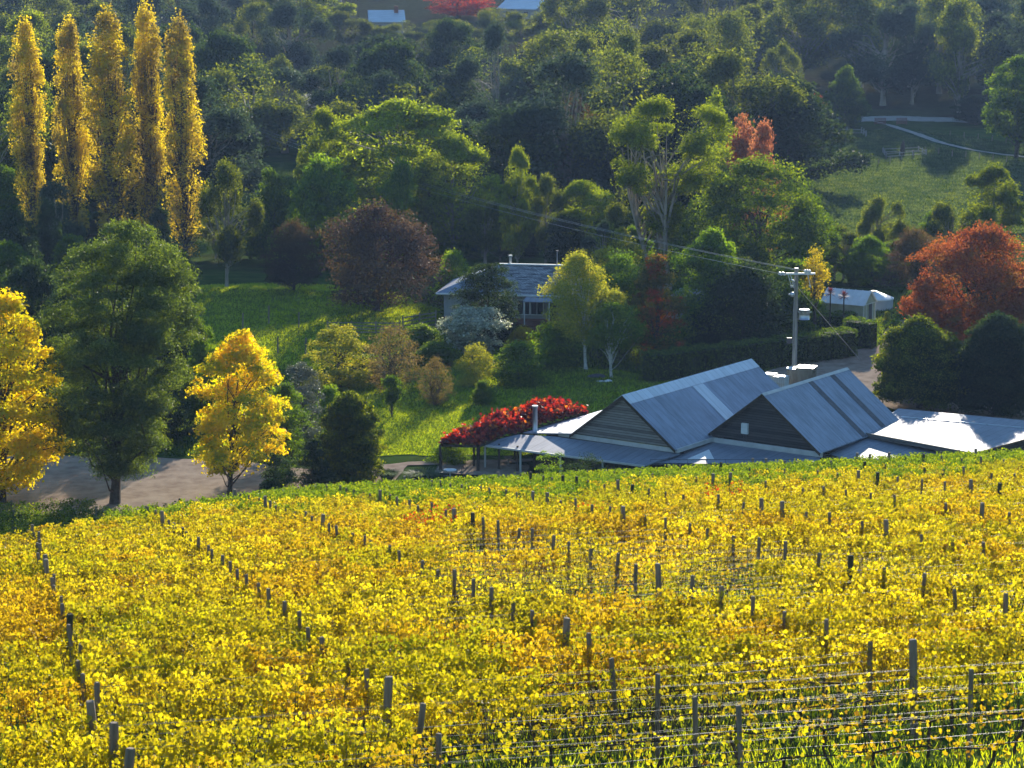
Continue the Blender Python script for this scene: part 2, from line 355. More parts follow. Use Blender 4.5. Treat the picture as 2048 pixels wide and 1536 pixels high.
slope, slope_poly = patch('grass_slope', hp([(300, 575), (410, 573), (560, 568), (660, 572), (800, 590), (880, 625), (870, 665), (760, 700), (640, 740), (520, 740), (420, 700), (330, 660)]), M['lawnground'], seed=6)
meadow, meadow_poly = patch('meadow', hp([(1530, 262), (1700, 268), (1800, 256), (2120, 300), (2120, 470), (1850, 470), (1560, 470), (1510, 330)]), M['meadowground'], cell=1.0, seed=7)
road, _ = patch('gravel_road', hp([(1545, 248), (1800, 242), (2120, 250), (2120, 243), (1800, 233), (1545, 238)]), M['concrete'], cell=.5, off=.05, seed=8)
def strip(name, cl, w, mat, off):
    L, Rr = [], []
    for i in range(len(cl)):
        p = np.array(cl[i][:2]); q = np.array(cl[min(i + 1, len(cl) - 1)][:2]) - np.array(cl[max(i - 1, 0)][:2]); q = q / np.linalg.norm(q)
        n = np.array([-q[1], q[0]]) * w / 2; L.append(tuple(p + n)); Rr.append(tuple(p - n))
    return patch(name, L + Rr[::-1], mat, off, .5, 9, .05)
trk = hp([(1745, 243), (1780, 252), (1830, 268), (1880, 286), (1940, 300), (2000, 310), (2080, 318)], 300)
trkd = [(trk[i][0] + (trk[i + 1][0] - trk[i][0]) * f, trk[i][1] + (trk[i + 1][1] - trk[i][1]) * f) for i in range(len(trk) - 1) for f in np.linspace(0, 1, 9)]
for k, o_ in enumerate((-1.1, 1.1)):
    strip('track', [(x - o_ * .5, y + o_ * 1.1) for x, y in trk], .8, M['concrete'], .09)
fr, _ = patch('hillside_road', hp([(575, 190), (700, 184), (740, 188), (730, 200), (660, 206), (600, 226), (560, 236), (540, 215)], 300), M['concrete'], cell=1.0, seed=10)

def blades(name, poly, n, h, w, mat, seed, label, dens=None):
    rr = np.random.RandomState(seed); Pn = np.array([q[:2] for q in poly]); lo, hi = Pn.min(0), Pn.max(0)
    x = rr.uniform(lo[0], hi[0], n * 3); y = rr.uniform(lo[1], hi[1], n * 3); m = inpoly(x, y, [tuple(q) for q in Pn])
    x, y = x[m][:n], y[m][:n]
    if dens is not None: k = dens(x, y) > rr.rand(len(x)); x, y = x[k], y[k]
    n = len(x); z = H(x, y) + .03; a = rr.rand(n) * 6.28; hh = h * rr.uniform(.5, 1.3, n); lean = rr.uniform(-.5, .5, (n, 2)) * hh[:, None]
    ax, ay = np.cos(a) * w / 2, np.sin(a) * w / 2
    V = np.stack([np.stack([x - ax, y - ay, z], 1), np.stack([x + ax, y + ay, z], 1), np.stack([x + lean[:, 0], y + lean[:, 1], z + hh], 1)], 1).reshape(-1, 3)
    cl = .5 + .5 * np.sin(x * .9 + 2 * np.sin(y * .5)) * np.sin(y * .8 + x * .3)
    o = link(name, mesh_np(name, V, np.arange(3 * n).reshape(n, 3), mat, attr=np.clip(rr.rand(n) * .6 + cl * .4, 0, 1)))
    tag(o, label, 'grass', kind='stuff'); return o
blades('grass', lawn_poly, 150000, .10, .06, M['grassblade'], 11, 'short bright green lawn grass below the garden shrubs')
blades('grass', slope_poly, 80000, .16, .09, M['grassblade'], 12, 'sunlit green pasture grass on the slope by the timber fence')
blades('grass', meadow_poly, 170000, .28, .28, M['meadowblade'], 13, 'bluish green meadow grass in the far paddock', dens=lambda x, y: (np.min([(x - a_) ** 2 + (y - b_) ** 2 for a_, b_ in trkd], 0) > 4.5).astype(float))
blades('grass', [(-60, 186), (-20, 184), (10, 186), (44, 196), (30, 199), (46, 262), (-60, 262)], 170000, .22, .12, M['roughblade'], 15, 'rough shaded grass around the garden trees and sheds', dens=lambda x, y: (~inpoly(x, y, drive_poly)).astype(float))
blades('grass', [(-14, 40), (16, 40), (26, 110), (-26, 110)], 150000, .16, .035, M['grassblade'], 14, 'green grass growing between the vineyard rows')

# ------------------------------------------------------------------ foliage
def leaf_mesh(name, C, size, rng, mat, rnd, up=.25, out=None, aspect=.6, fold=.15):
    n = len(C); nrm = rng.randn(n, 3)
    nrm /= np.linalg.norm(nrm, axis=1)[:, None]
    if out is not None: nrm = nrm + out * .6
    nrm[:, 2] += up; nrm /= np.linalg.norm(nrm, axis=1)[:, None] + 1e-9
    t = np.cross(nrm, rng.randn(n, 3)); t /= np.linalg.norm(t, axis=1)[:, None] + 1e-9; b = np.cross(nrm, t)
    s = (size * rng.uniform(.6, 1.35, n))[:, None]
    V = np.stack([C - t * s * .5, C + b * s * aspect * .5 + t * s * .08 + nrm * s * fold, C + t * s * .5, C - b * s * aspect * .5 + t * s * .08 + nrm * s * fold], 1).reshape(-1, 3)
    return mesh_np(name, V, np.arange(4 * n).reshape(n, 4), mat, attr=rnd)

PROFILE = {
    'round': [(0, .35), (.15, .8), (.4, 1), (.65, .93), (.85, .65), (1, .2)],
    'dome': [(0, .85), (.1, 1), (.35, 1), (.6, .9), (.8, .7), (.93, .45), (1, .2)],
    'cone': [(0, .75), (.15, 1), (.4, .85), (.7, .5), (.9, .22), (1, .03)],
    'column': [(0, .45), (.1, .75), (.3, 1), (.6, 1), (.85, .85), (.95, .6), (1, .25)],
    'umbrella': [(0, .15), (.25, .45), (.45, .8), (.7, 1), (.88, .75), (1, .35)],
    'vase': [(0, .15), (.3, .6), (.6, .95), (.8, 1), (1, .5)],
    'bush': [(0, .75), (.2, 1), (.5, .95), (.8, .65), (1, .25)],
    'maple': [(0, .4), (.1, .8), (.3, 1), (.55, .9), (.75, .62), (.9, .33), (1, .06)],
}
def tree_meshes(seed, Ht, Wd_, base=.3, prof='round', K=60, rc=.16, n=9000, leaf=.35, mat='gum', bark='bark', sub=0, subr=.3, thin=0., droop=0., trunks=1, tr=.02,
                shell=.55, aspect=.6, limbs=26, lean=0., flat=.75, lop=.25, up=.25, fill=.12):
    rng = np.random.RandomState(seed); pr_ = PROFILE[prof]; hs, rs = zip(*pr_)
    z0 = base * Ht; hh = Ht - z0
    # lopsidedness: radius varies with azimuth and height
    ph = rng.rand(4) * 6.28
    def rad(h, a): return np.interp(h, hs, rs) * (Wd_ / 2) * (1 + lop * (.55 * np.sin(a + ph[0] + 2 * h) + .45 * np.sin(2 * a + ph[1] + 5 * h) + .4 * np.sin(3 * a + ph[2] - 7 * h)))
    h = rng.rand(K * 3); w = np.interp(h, hs, rs); keep = rng.rand(K * 3) < w ** .8; h = h[keep][:K]; K = len(h)
    a = rng.rand(K) * 6.28; rr_ = rad(h, a) * (1 - shell + shell * rng.rand(K) ** .45)
    R0 = rc * Wd_ * rng.uniform(.5, 1.6, K)
    rr_ = np.clip(rr_ - R0 * .6, 0, None)
    C = np.stack([rr_ * np.cos(a) + lean * h * Ht, rr_ * np.sin(a), z0 + h * hh - R0 * .35 * flat], 1)
    if sub:                                     # a few separate boughs, each with its own flat-based cap of clumps
        sc = C[rng.permutation(K)[:sub]].copy(); si = np.argmin(((C[:, None] - sc[None]) ** 2 * np.array([1, 1, .7])).sum(2), 1)
        q = C - sc[si]; q[:, 2] *= .7; ln = np.linalg.norm(q, axis=1)[:, None] + 1e-6
        C = sc[si] + q / ln * np.minimum(ln, subr * Wd_ * rng.uniform(.5, 1, K)[:, None])
        C[:, 2] = np.maximum(C[:, 2], sc[si][:, 2] - subr * Wd_ * .7)
    wgt = R0 ** 2; wgt /= wgt.sum(); ci = rng.choice(K, n, p=wgt)
    dirs = rng.randn(n, 3); dirs /= np.linalg.norm(dirs, axis=1)[:, None]; dirs[:, 2] = np.where(dirs[:, 2] < -.3, -dirs[:, 2] * .5, dirs[:, 2])
    rad_l = R0[ci] * (.45 + .65 * rng.rand(n) ** .6) * (1 + .25 * np.sin(dirs[:, 0] * 5 + ci) * np.sin(dirs[:, 1] * 6 + ci * 2))
    L = C[ci] + dirs * rad_l[:, None] * np.array([1, 1, flat]); L[:, 2] -= droop * rng.rand(n) ** 2 * Ht * .2
    nf = int(n * fill)
    if nf:
        h2 = rng.rand(nf); a2 = rng.rand(nf) * 6.28; r2 = rad(h2, a2) * .8 * rng.rand(nf) ** .6
        L[:nf] = np.stack([r2 * np.cos(a2) + lean * h2 * Ht, r2 * np.sin(a2), z0 + h2 * hh * .95], 1)
    cr = rng.rand(K)[ci]; rnd = np.clip(.4 * cr + .6 * rng.rand(n), 0, 1)
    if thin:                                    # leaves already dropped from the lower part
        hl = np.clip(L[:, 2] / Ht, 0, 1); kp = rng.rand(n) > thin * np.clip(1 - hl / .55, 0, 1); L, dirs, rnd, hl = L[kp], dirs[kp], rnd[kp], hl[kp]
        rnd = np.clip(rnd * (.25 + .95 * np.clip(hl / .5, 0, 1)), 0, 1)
    crown = leaf_mesh('crown', L, leaf, rng, M[mat], rnd, up=up, out=dirs, aspect=aspect)
    mb = MB(); r0 = tr * Ht
    for k in range(trunks):
        off = (rng.rand(2) - .5) * r0 * (4 if trunks > 1 else 0); top = np.array([off[0] * 3 + lean * Ht * .6, off[1] * 3, z0 + hh * .62])
        if trunks > 1: top[:2] += (rng.rand(2) - .5) * Wd_ * .4
        b0 = np.array([off[0], off[1], -.3]); pts = [b0 + (top - b0) * t + np.array([math.sin(t * 5 + seed + k), math.cos(t * 4 + seed), 0]) * r0 * 1.1 * t * (t < 1) for t in np.linspace(0, 1, 7)]
        mb.tube(pts, [r0 * (1.35 if i == 0 else 1) * (1 - .8 * i / 6) / (1 if trunks == 1 else 1.4) for i in range(7)], 8)
        for i in rng.permutation(K)[:limbs // trunks]:
            e = C[i]; t0 = rng.uniform(.25, .85) * min(1, max(.25, (e[2] - 0) / top[2])); s0 = b0 + (top - b0) * t0
            if s0[2] > e[2]: s0 = b0 + (top - b0) * (.7 * e[2] / top[2])
            mid = (s0 * .45 + e * .55) + np.array([0, 0, .06 * np.linalg.norm(e - s0)]) + rng.randn(3) * .04 * Wd_
            rl = r0 * rng.uniform(.22, .42); mb.tube([s0, (s0 + mid) / 2 + rng.randn(3) * .02 * Wd_, mid, (mid + e) / 2, e], [rl, rl * .75, rl * .5, rl * .35, rl * .15], 5, False)
    return mb.mesh('trunk', M[bark], True), crown
PROTO = {}
def protos(kind, params, k):
    PROTO[kind] = [(params['Ht'], params['Wd_'], *tree_meshes(seed=hash_(kind) + 17 * i, **params)) for i in range(k)]
def hash_(s): return sum(ord(c) * (i + 3) for i, c in enumerate(s)) % 9973

def put_tree(name, meshes, loc, rz, sc, label, group=None, cat='tree'):
    o = empty(name, loc, rz, sc); link('trunk', meshes[0], o); link('crown', meshes[1], o); tag(o, label, cat, group); return o
def place(name, kind, px, ytop, dd, wpx, label, group=None, var=None, cat='tree', rz=None, dxt=0, loc=None):
    """px: source column of the crown centre, ytop its top row, dd its distance, wpx its width in photo pixels"""
    q = Wd(px, ytop, dd); x, y = (q[0], dd)
    gz = float(H(x, y)); ht = q[2] - gz; w = wpx / F * (dd / math.cos(P)) * 1.0
    ps = PROTO[kind]; v = random.randrange(len(ps)) if var is None else var % len(ps)
    h0, w0, tm, cm = ps[v]
    return put_tree(name, (tm, cm), (x, y, gz - .05), random.uniform(0, 6.28) if rz is None else rz, (w / w0, w / w0, ht / h0), label, group, cat)
random.seed(5)

protos('gum', dict(Ht=16, Wd_=12, base=.26, prof='round', sub=8, subr=.17, K=120, rc=.075, n=21000, leaf=.40, limbs=40, mat='gum', bark='gumbark', trunks=1, lop=.5, aspect=.35, flat=1.35, droop=.5, fill=.05), 6)
PROTO['gum'] += [(16, 12, *tree_meshes(seed=900 + i, Ht=16, Wd_=12, base=[.3, .1, .4][i], prof=['vase', 'cone', 'umbrella'][i], sub=[7, 12, 6][i], subr=.17, K=100, rc=.09, n=20000, leaf=.38, limbs=50, mat='gum', bark='gumbark', lop=.45, aspect=.35, flat=1.3, droop=.5, trunks=[2, 1, 3][i])) for i in range(3)]
protos('limegum', dict(Ht=16, Wd_=13, base=.12, prof='round', sub=16, subr=.17, K=120, rc=.09, n=36000, leaf=.36, mat='gumlime', bark='gumbark', lop=.25, aspect=.45), 3)
protos('bluegum', dict(Ht=16, Wd_=12, base=.18, prof='round', sub=8, subr=.17, K=110, rc=.08, n=20000, leaf=.38, limbs=44, flat=1.3, droop=.4, mat='blueg', bark='gumbark', lop=.45, aspect=.4, fill=.05), 3)
protos('dense', dict(Ht=12, Wd_=11, base=.05, prof='bush', K=120, rc=.10, n=32000, leaf=.30, mat='green', fill=.15, lop=.35), 3)
protos('dark', dict(Ht=12, Wd_=11, base=.08, prof='round', K=90, rc=.11, n=30000, leaf=.30, mat='darkgreen', fill=.2, lop=.35), 3)
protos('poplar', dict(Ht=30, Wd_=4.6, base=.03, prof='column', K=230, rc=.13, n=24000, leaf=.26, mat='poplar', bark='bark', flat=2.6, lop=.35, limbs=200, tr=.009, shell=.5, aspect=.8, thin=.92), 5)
protos('greenpoplar', dict(Ht=22, Wd_=4.6, base=.03, prof='column', K=90, rc=.13, n=9000, leaf=.32, mat='gumlime', flat=2.6, limbs=20, tr=.01), 1)
protos('bush', dict(Ht=3, Wd_=3.4, base=.02, prof='bush', K=70, rc=.14, n=11000, leaf=.15, mat='brightbush', fill=.3, limbs=10), 2)
protos('silver', dict(Ht=3.4, Wd_=4.6, base=.05, prof='vase', K=80, rc=.10, n=13000, leaf=.16, mat='silver', limbs=24, up=.6), 1)
protos('bare', dict(Ht=5, Wd_=5, base=.05, prof='round', K=150, rc=.08, n=9000, leaf=.09, mat='dry', limbs=150, tr=.014, fill=.3, trunks=2), 2)
protos('yshrub', dict(Ht=5, Wd_=4.6, base=.02, prof='bush', K=90, rc=.1, n=14000, leaf=.13, mat='birch', limbs=50, trunks=2), 1)
protos('small', dict(Ht=3.2, Wd_=2, base=.28, prof='vase', K=26, rc=.2, n=5000, leaf=.14, mat='green', tr=.025), 1)
protos('plum', dict(Ht=11, Wd_=11, base=.1, prof='dome', K=150, rc=.10, n=34000, leaf=.2, mat='plum', lop=.3, limbs=60, fill=.3), 1)
protos('orange', dict(Ht=10, Wd_=7, base=.0, prof='bush', K=70, rc=.15, n=12000, leaf=.28, mat='salmon', lop=.3), 2)
protos('crimsonbg', dict(Ht=10, Wd_=9, base=.1, prof='round', K=70, rc=.13, n=12000, leaf=.26, mat='crimson'), 1)

# --- far wooded hillside: every tree on its own, in bands of distance
ORD = ['first', 'second', 'third', 'fourth', 'fifth', 'sixth', 'seventh', 'eighth', 'ninth', 'tenth', 'eleventh', 'twelfth', 'thirteenth', 'fourteenth', 'fifteenth', 'sixteenth', 'seventeenth', 'eighteenth', 'nineteenth', 'twentieth']
rg = np.random.RandomState(21)
bands = [('lowest', 338, -30, 1480, 118), ('second', 378, -20, 1560, 112), ('third', 424, -40, 1490, 104), ('fourth', 472, -20, 1520, 100), ('fifth', 530, -40, 2080, 108), ('sixth', 600, -20, 2080, 108), ('highest', 690, -30, 2080, 118), ('topmost', 770, -30, 2080, 116)]
for bi, (bn, dd, xa, xb, stp) in enumerate(bands):
    xs_ = np.arange(xa, xb, stp)
    for k, x in enumerate(xs_):
        dj = dd + rg.uniform(-14, 14); xj = x + rg.uniform(-30, 30); ht = rg.uniform(14, 24); w = rg.uniform(13, 23)
        if bn == 'lowest' and (500 < xj < 760): continue
        if 500 < dd < 700 and (abs(xj - 772) < 50 or abs(xj - 1062) < 60 or abs(xj - 915) < 75): continue
        if 520 < xj < 740 and 365 < dj < 400: continue
        wx = (xj - 1024) / F * dj; gz = float(H(wx, dj)); r_ = rg.rand()
        kd = 'gum' if r_ < .58 else 'bluegum' if r_ < .84 else 'limegum' if r_ < .88 else 'dark'
        h0, w0, tm, cm = PROTO[kd][rg.randint(len(PROTO[kd]))]
        adj = {'gum': 'olive green gum tree', 'bluegum': 'bluish gum tree', 'limegum': 'lime tinted gum tree', 'dark': 'dark dense tree'}[kd]
        put_tree('gum_tree' if kd != 'dark' else 'dense_tree', (tm, cm), (wx, dj, gz - .1), rg.rand() * 6.28, (w / w0, w / w0, ht / h0),
                 f'{adj} on the wooded hillside, {ORD[k]} from left in its {bn} band', 'trees of the far wooded hillside')

def unique(name, px, ytop, dd, wpx, label, pxb=None, cat='tree', seed=None, **kw):
    q = Wd(px, ytop, dd); x = q[0]; gz = float(H(x, dd)); ht = q[2] - gz; w = wpx / F * dd / math.cos(P)
    lean = 0
    if pxb is not None: xb = (pxb - 1024) / F * dd / math.cos(P); lean = (x - xb) / ht; x = xb
    ms = tree_meshes(seed=seed or hash_(label), Ht=ht, Wd_=w, lean=lean, **kw)
    return put_tree(name, ms, (x, dd, gz - .05), 0, (1, 1, 1), label, None, cat)

# --- named trees, back to front
T = place
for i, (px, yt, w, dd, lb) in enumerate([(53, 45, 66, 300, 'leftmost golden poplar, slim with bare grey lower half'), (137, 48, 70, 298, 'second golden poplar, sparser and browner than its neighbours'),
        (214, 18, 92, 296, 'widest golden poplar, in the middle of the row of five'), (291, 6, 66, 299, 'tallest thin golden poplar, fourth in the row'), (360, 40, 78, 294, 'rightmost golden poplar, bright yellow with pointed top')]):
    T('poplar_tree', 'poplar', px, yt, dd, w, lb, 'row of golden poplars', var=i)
T('maple_tree', 'plum', 1150, 195, 345, 130, 'dark red tree in deep shade below the hillside wood')  # plum leaves instead of crimson: the deep shade is put into their colour
T('maple_tree', 'crimsonbg', 915, -14, 655, 150, 'bright red tree beside the houses at the top edge')
T('gum_tree', 'gum', 1562, 80, 470, 90, 'pointed pale gum at the left edge of the far meadow', var=0)
T('gum_tree', 'gum', 1390, 75, 400, 190, 'broad olive gum behind the tall bare-limbed gum', var=1)
T('cypress_tree', 'dense', 1692, 134, 462, 92, 'egg-shaped dark green tree guarded by posts in the meadow', var=0)
T('plum_bush', 'crimsonbg', 1632, 186, 482, 52, 'dark red shrub left of the egg-shaped meadow tree', cat='shrub')
T('gum_tree', 'bluegum', 1772, -12, 498, 200, 'hazy gum with visible trunk above the meadow gates', var=0)
T('gum_tree', 'gum', 1885, -20, 518, 180, 'hazy gum with dark trunk at the top of the paddock', var=2)
T('gum_tree', 'bluegum', 1990, 20, 505, 190, 'hazy blue gum behind the round tree at right edge', var=1)
T('dark_shrub', 'dark', 1955, 190, 468, 105, 'low dark shrub beside the meadow road', cat='shrub')
unique('round_tree', 2040, 112, 412, 150, 'large round green tree at right edge of the meadow', seed=44, base=.2, prof='round', K=90, rc=.12, n=26000, leaf=.45, mat='green', lop=.1)
T('gum_tree', 'limegum', 800, 186, 306, 300, 'huge rounded sunlit eucalyptus in the centre of the valley', var=0)
T('gum_tree', 'limegum', 905, 268, 300, 200, 'right shoulder tree leaning against the huge rounded eucalyptus', var=1)
T('gum_tree', 'limegum', 645, 214, 308, 130, 'round lime green gum left of the huge eucalyptus', var=2)
T('gum_tree', 'dense', 640, 312, 284, 170, 'bushy bright green tree behind the plum brown tree', var=2)
T('gum_tree', 'dense', 545, 340, 292, 130, 'dark bushy tree between the young gum and bright bushy tree', var=0)
T('gum_tree', 'dense', 800, 316, 288, 100, 'narrow twin-topped green tree in front of the huge eucalyptus', var=1)
T('gum_tree', 'gum', 970, 375, 292, 110, 'drooping gum at the right foot of the huge eucalyptus', var=3)
T('gum_tree', 'limegum', 1035, 292, 287, 84, 'slender gum with ball-shaped top and bare trunk', var=2)
T('dense_tree', 'dense', 1078, 286, 330, 80, 'round mid green tree behind the slender gum', var=2)
T('gum_tree', 'gum', 1092, 345, 290, 96, 'yellowish gum right of the slender ball-topped gum', var=4)
T('gum_tree', 'limegum', 1165, 352, 292, 140, 'sunlit spreading gum above the grey roofed house', var=0)
T('gum_tree', 'gum', 1245, 372, 286, 110, 'feathery gum left of the tall bare-limbed gum', var=1)
T('poplar_tree', 'greenpoplar', 1432, 186, 302, 66, 'slim yellow-green poplar behind the tall bare-limbed gum')
T('orange_tree', 'orange', 1488, 212, 312, 84, 'orange tree with narrow top left of the meadow', var=0)
T('orange_tree', 'orange', 1528, 250, 306, 84, 'lower orange tree at the meadow corner', var=1)
T('gum_tree', 'bluegum', 105, 360, 276, 130, 'grey-green gum in front of the leftmost poplars', var=2)
T('conifer_tree', 'dark', 92, 398, 266, 56, 'narrow bluish conifer in front of the grey-green gum', var=1)
T('dark_tree', 'dark', 25, 415, 258, 120, 'dark green tree at left edge below the poplars', var=2)
T('dark_tree', 'dark', 318, 412, 280, 62, 'small dark tree at the foot of the rightmost poplar', var=0)
T('gum_tree', 'gum', 448, 310, 264, 132, 'young gum with dark trunk on the sunny slope', var=2)
T('bare_tree', 'plum', 585, 440, 262, 130, 'bare purplish tree left of the plum brown tree')
T('plum_tree', 'plum', 752, 405, 250, 262, 'broad plum brown tree on the slope by the fence')
unique('willow_tree', 1520, 322, 266, 330, 'huge rounded green tree behind the utility pole', seed=61, base=.05, prof='dome', K=150, rc=.085, n=52000, leaf=.28, mat='willow', lop=.22, fill=.08, limbs=50)
T('willow_tree', 'dense', 1615, 378, 272, 110, 'green tree on the right flank of the huge rounded tree', var=1)
T('gum_tree', 'gum', 1758, 388, 296, 105, 'yellow-tipped gum standing against the meadow', var=0)
T('gum_tree', 'limegum', 1990, 330, 292, 150, 'lime green gum at right edge below the meadow', var=1)
T('gum_tree', 'gum', 1905, 378, 285, 110, 'drooping gum left of the lime green gum', var=3)
T('bare_tree', 'plum', 1835, 455, 262, 150, 'grey leafless tree left of the red tree', var=0)
crk = [(1690, 450, 276, 100), (1745, 470, 268, 100), (1800, 430, 282, 100), (1870, 420, 290, 90), (1940, 440, 284, 120), (1720, 478, 272, 80), (1670, 490, 276, 70), (1790, 480, 270, 80)]
crk += [(1130, 430, 282, 90), (1210, 440, 276, 90), (1270, 450, 270, 80), (1330, 430, 284, 100), (1060, 440, 300, 90), (1000, 450, 296, 90), (930, 440, 300, 110), (430, 420, 300, 90), (500, 430, 300, 90), (700, 420, 300, 100), (1400, 400, 290, 100), (230, 400, 330, 120), (90, 300, 330, 130), (330, 330, 325, 120), (0, 330, 320, 120)]
for i, (px, yt, dd, w) in enumerate(crk):
    kd = ['gum', 'dense', 'bluegum', 'dark'][(i * 7 + 3) % 4 if i >= 8 else (i % 2)]
    nm = {'gum': 'olive gum', 'dense': 'green bushy tree', 'bluegum': 'blue-green gum', 'dark': 'dark bushy tree'}[kd]
    sd = 'right of the pole' if i < 8 else 'behind the gardens'
    T('gum_tree' if 'gum' in kd else 'bushy_tree', kd, px, yt, dd, w, f'{nm} by the creek {sd}, ' + ['below', 'beside', 'in front of', 'behind', 'near'][i % 5] + ' ' +
      ['the yellow-tipped gum', 'the water tank', 'the grey leafless tree', 'the drooping gum', 'the lime green gum', 'the greenhouse', 'the yellow sapling', 'the tank lid',
       'the slender gum', 'the feathery gum', 'the tall bare-limbed gum trunk', 'the tall bare-limbed gum crown', 'the ball-topped gum', 'the grey roofed house', 'the huge eucalyptus foot', 'the young gum', 'the sunny slope', 'the plum brown tree', 'the huge rounded tree', 'the widest poplar', 'the second poplar', 'the tallest poplar', 'the leftmost poplar'][i], 'trees along the creek')

unique('gum_tree', 1335, 194, 268, 285, 'tall eucalyptus with bare pale limbs and clumped crown', 1320, seed=77, base=.30, prof='umbrella', sub=13, subr=.13, K=120, rc=.07, n=44000, leaf=.3, mat='gumlime', bark='gumbark', trunks=3, tr=.022, limbs=60, shell=.7, aspect=.4, fill=.02, droop=.15)
unique('garden_tree', 1425, 462, 236, 200, 'bright green leafy tree behind the shed roof', base=.05, prof='maple', K=110, rc=.11, n=30000, leaf=.24, mat='green', lop=.3)
unique('garden_tree', 1490, 520, 230, 210, 'very dark dome-shaped tree next to the utility pole', base=.02, prof='dome', K=120, rc=.11, n=30000, leaf=.22, mat='darkgreen', lop=.12, fill=.3)
unique('garden_tree', 1590, 520, 240, 110, 'green tree right behind the pole transformer', base=.02, prof='bush', K=70, rc=.13, n=14000, leaf=.22, mat='green')
unique('yellow_sapling', 1632, 492, 239, 62, 'slender bright yellow sapling behind the pole crossarm', base=.45, prof='maple', K=30, rc=.16, n=2600, leaf=.2, mat='yellow', flat=1.8)
unique('garden_tree', 1240, 505, 231, 150, 'mid green tree between the birch and the red-tinged tree', base=.05, prof='round', K=80, rc=.13, n=22000, leaf=.2, mat='green')
unique('garden_tree', 1245, 445, 246, 130, 'yellow-green leafy tree above the birch', base=.2, prof='maple', K=60, rc=.12, n=12000, leaf=.24, mat='birch')
unique('liquidambar_tree', 1315, 503, 225, 130, 'green tree with red and orange turning leaves', base=.04, prof='maple', K=90, rc=.12, n=24000, leaf=.19, mat='liquid', lop=.2)
unique('birch_tree', 1155, 505, 221, 170, 'yellow-green birch with white trunk in the garden', 1172, seed=5, base=.32, prof='round', K=90, rc=.1, n=26000, leaf=.19, mat='birch', bark='whitebark', tr=.014, droop=.5, limbs=40)
unique('birch_tree', 1232, 600, 217, 130, 'second birch, with short twin white trunks', 1222, base=.4, prof='round', K=50, rc=.12, n=9000, leaf=.17, mat='green', bark='whitebark', trunks=2, tr=.016, droop=.5)
unique('evergreen_tree', 975, 518, 233, 146, 'dark glossy round tree hiding the house front', base=.02, prof='bush', K=110, rc=.11, n=26000, leaf=.17, mat='darkgreen', lop=.2, fill=.2)
T('shrub', 'bush', 905, 506, 256, 84, 'green shrub left of the house roof', cat='shrub')
unique('red_tree', 1972, 452, 226, 330, 'large red tree at right edge behind the dark domes', base=.08, prof='round', K=190, rc=.085, sub=22, subr=.15, n=60000, leaf=.22, mat='redtree', limbs=90, lop=.4, fill=.1)
unique('red_tree', 1858, 535, 221, 140, 'smaller orange-brown tree beside the water tank', base=.05, prof='bush', K=80, rc=.10, n=15000, leaf=.19, mat='redtree', limbs=50, lop=.4)
unique('dome_tree', 1843, 640, 203, 205, 'dark dome-shaped tree right of the driveway', base=.12, prof='dome', K=200, rc=.085, n=80000, leaf=.2, mat='conifer', lop=.06, fill=.3, tr=.03)
unique('dome_tree', 1995, 630, 200, 190, 'dark bluish dome-shaped tree at right edge', base=.10, prof='dome', K=200, rc=.085, n=80000, leaf=.2, mat='darkgreen', lop=.08, fill=.3, tr=.03)

for px, yt, w, lb in ((748, 47, 110, 'gum hiding the walls of the pale blue roofed hill house'), (812, 38, 100, 'gum just right of the pale blue roofed hill house'), (690, 22, 110, 'gum left of the pale blue roofed hill house'),
                      (905, 36, 130, 'gum in front of the bright red hill tree'), (1045, 24, 110, 'gum hiding the walls of the pale roofed house right of the red hill tree'), (985, 12, 110, 'gum between the bright red hill tree and the pale roofed house'), (1110, 8, 120, 'gum right of the pale roofed hill house')):
    T('gum_tree', 'gum', px, yt, 585, w, lb)
# --- garden shrubs
S = lambda nm, kd, px, yt, dd, w, lb, **k: T(nm, kd, px, yt - 6, dd, w * (1.0 if kd in ('small', 'bare') else 1.25), lb, 'garden shrubs on the lawn', cat='shrub', **k)
S('bush', 'bush', 845, 655, 229, 84, 'bright green bush left of the silver shrub')
S('bush', 'bush', 872, 690, 223, 80, 'round mid green bush below the bright green bush')
S('silver_shrub', 'silver', 945, 622, 227, 128, 'silver-white leaved shrub in front of the dark round tree')
unique('shrub', 950, 690, 214, 95, 'olive and gold shrub below the silver shrub', cat='shrub', base=.02, prof='bush', K=50, rc=.14, n=10000, leaf=.13, mat='birch')
S('bush', 'bush', 1037, 692, 214, 92, 'round green bush on the lawn edge')
unique('shrub', 1045, 652, 231, 74, 'golden-orange low shrub beside the house steps', cat='shrub', base=.0, prof='bush', K=40, rc=.14, n=6000, leaf=.12, mat='amber')
S('bush', 'bush', 1110, 650, 223, 90, 'bright green bush left of the white birch trunk')
S('bush', 'bush', 965, 768, 205, 40, 'small lone bush on the lawn')
S('small_tree', 'small', 783, 758, 199, 48, 'small tree with clear stem on the bright lawn')
S('bare_shrub', 'bare', 870, 718, 204, 84, 'twiggy brown shrub on the shaded lawn')
S('bare_shrub', 'bare', 782, 655, 210, 150, 'spreading brown leafless shrub behind the small stemmed tree')
S('yellow_shrub', 'yshrub', 678, 650, 212, 118, 'yellow-leaved shrub below the timber fence')
S('bush', 'bush', 735, 715, 216, 90, 'green bush between the yellow and leafless shrubs')
S('bush', 'bush', 660, 780, 196, 60, 'low glossy bush behind the dome conifer')
unique('olive_tree', 603, 715, 188, 100, 'grey olive-leaved tree behind the amber maple', base=.05, prof='round', K=70, rc=.13, n=15000, leaf=.13, mat='olive')
unique('green_tree', 572, 768, 179, 100, 'small green tree behind the amber maple', base=.05, prof='round', K=60, rc=.14, n=12000, leaf=.14, mat='green')
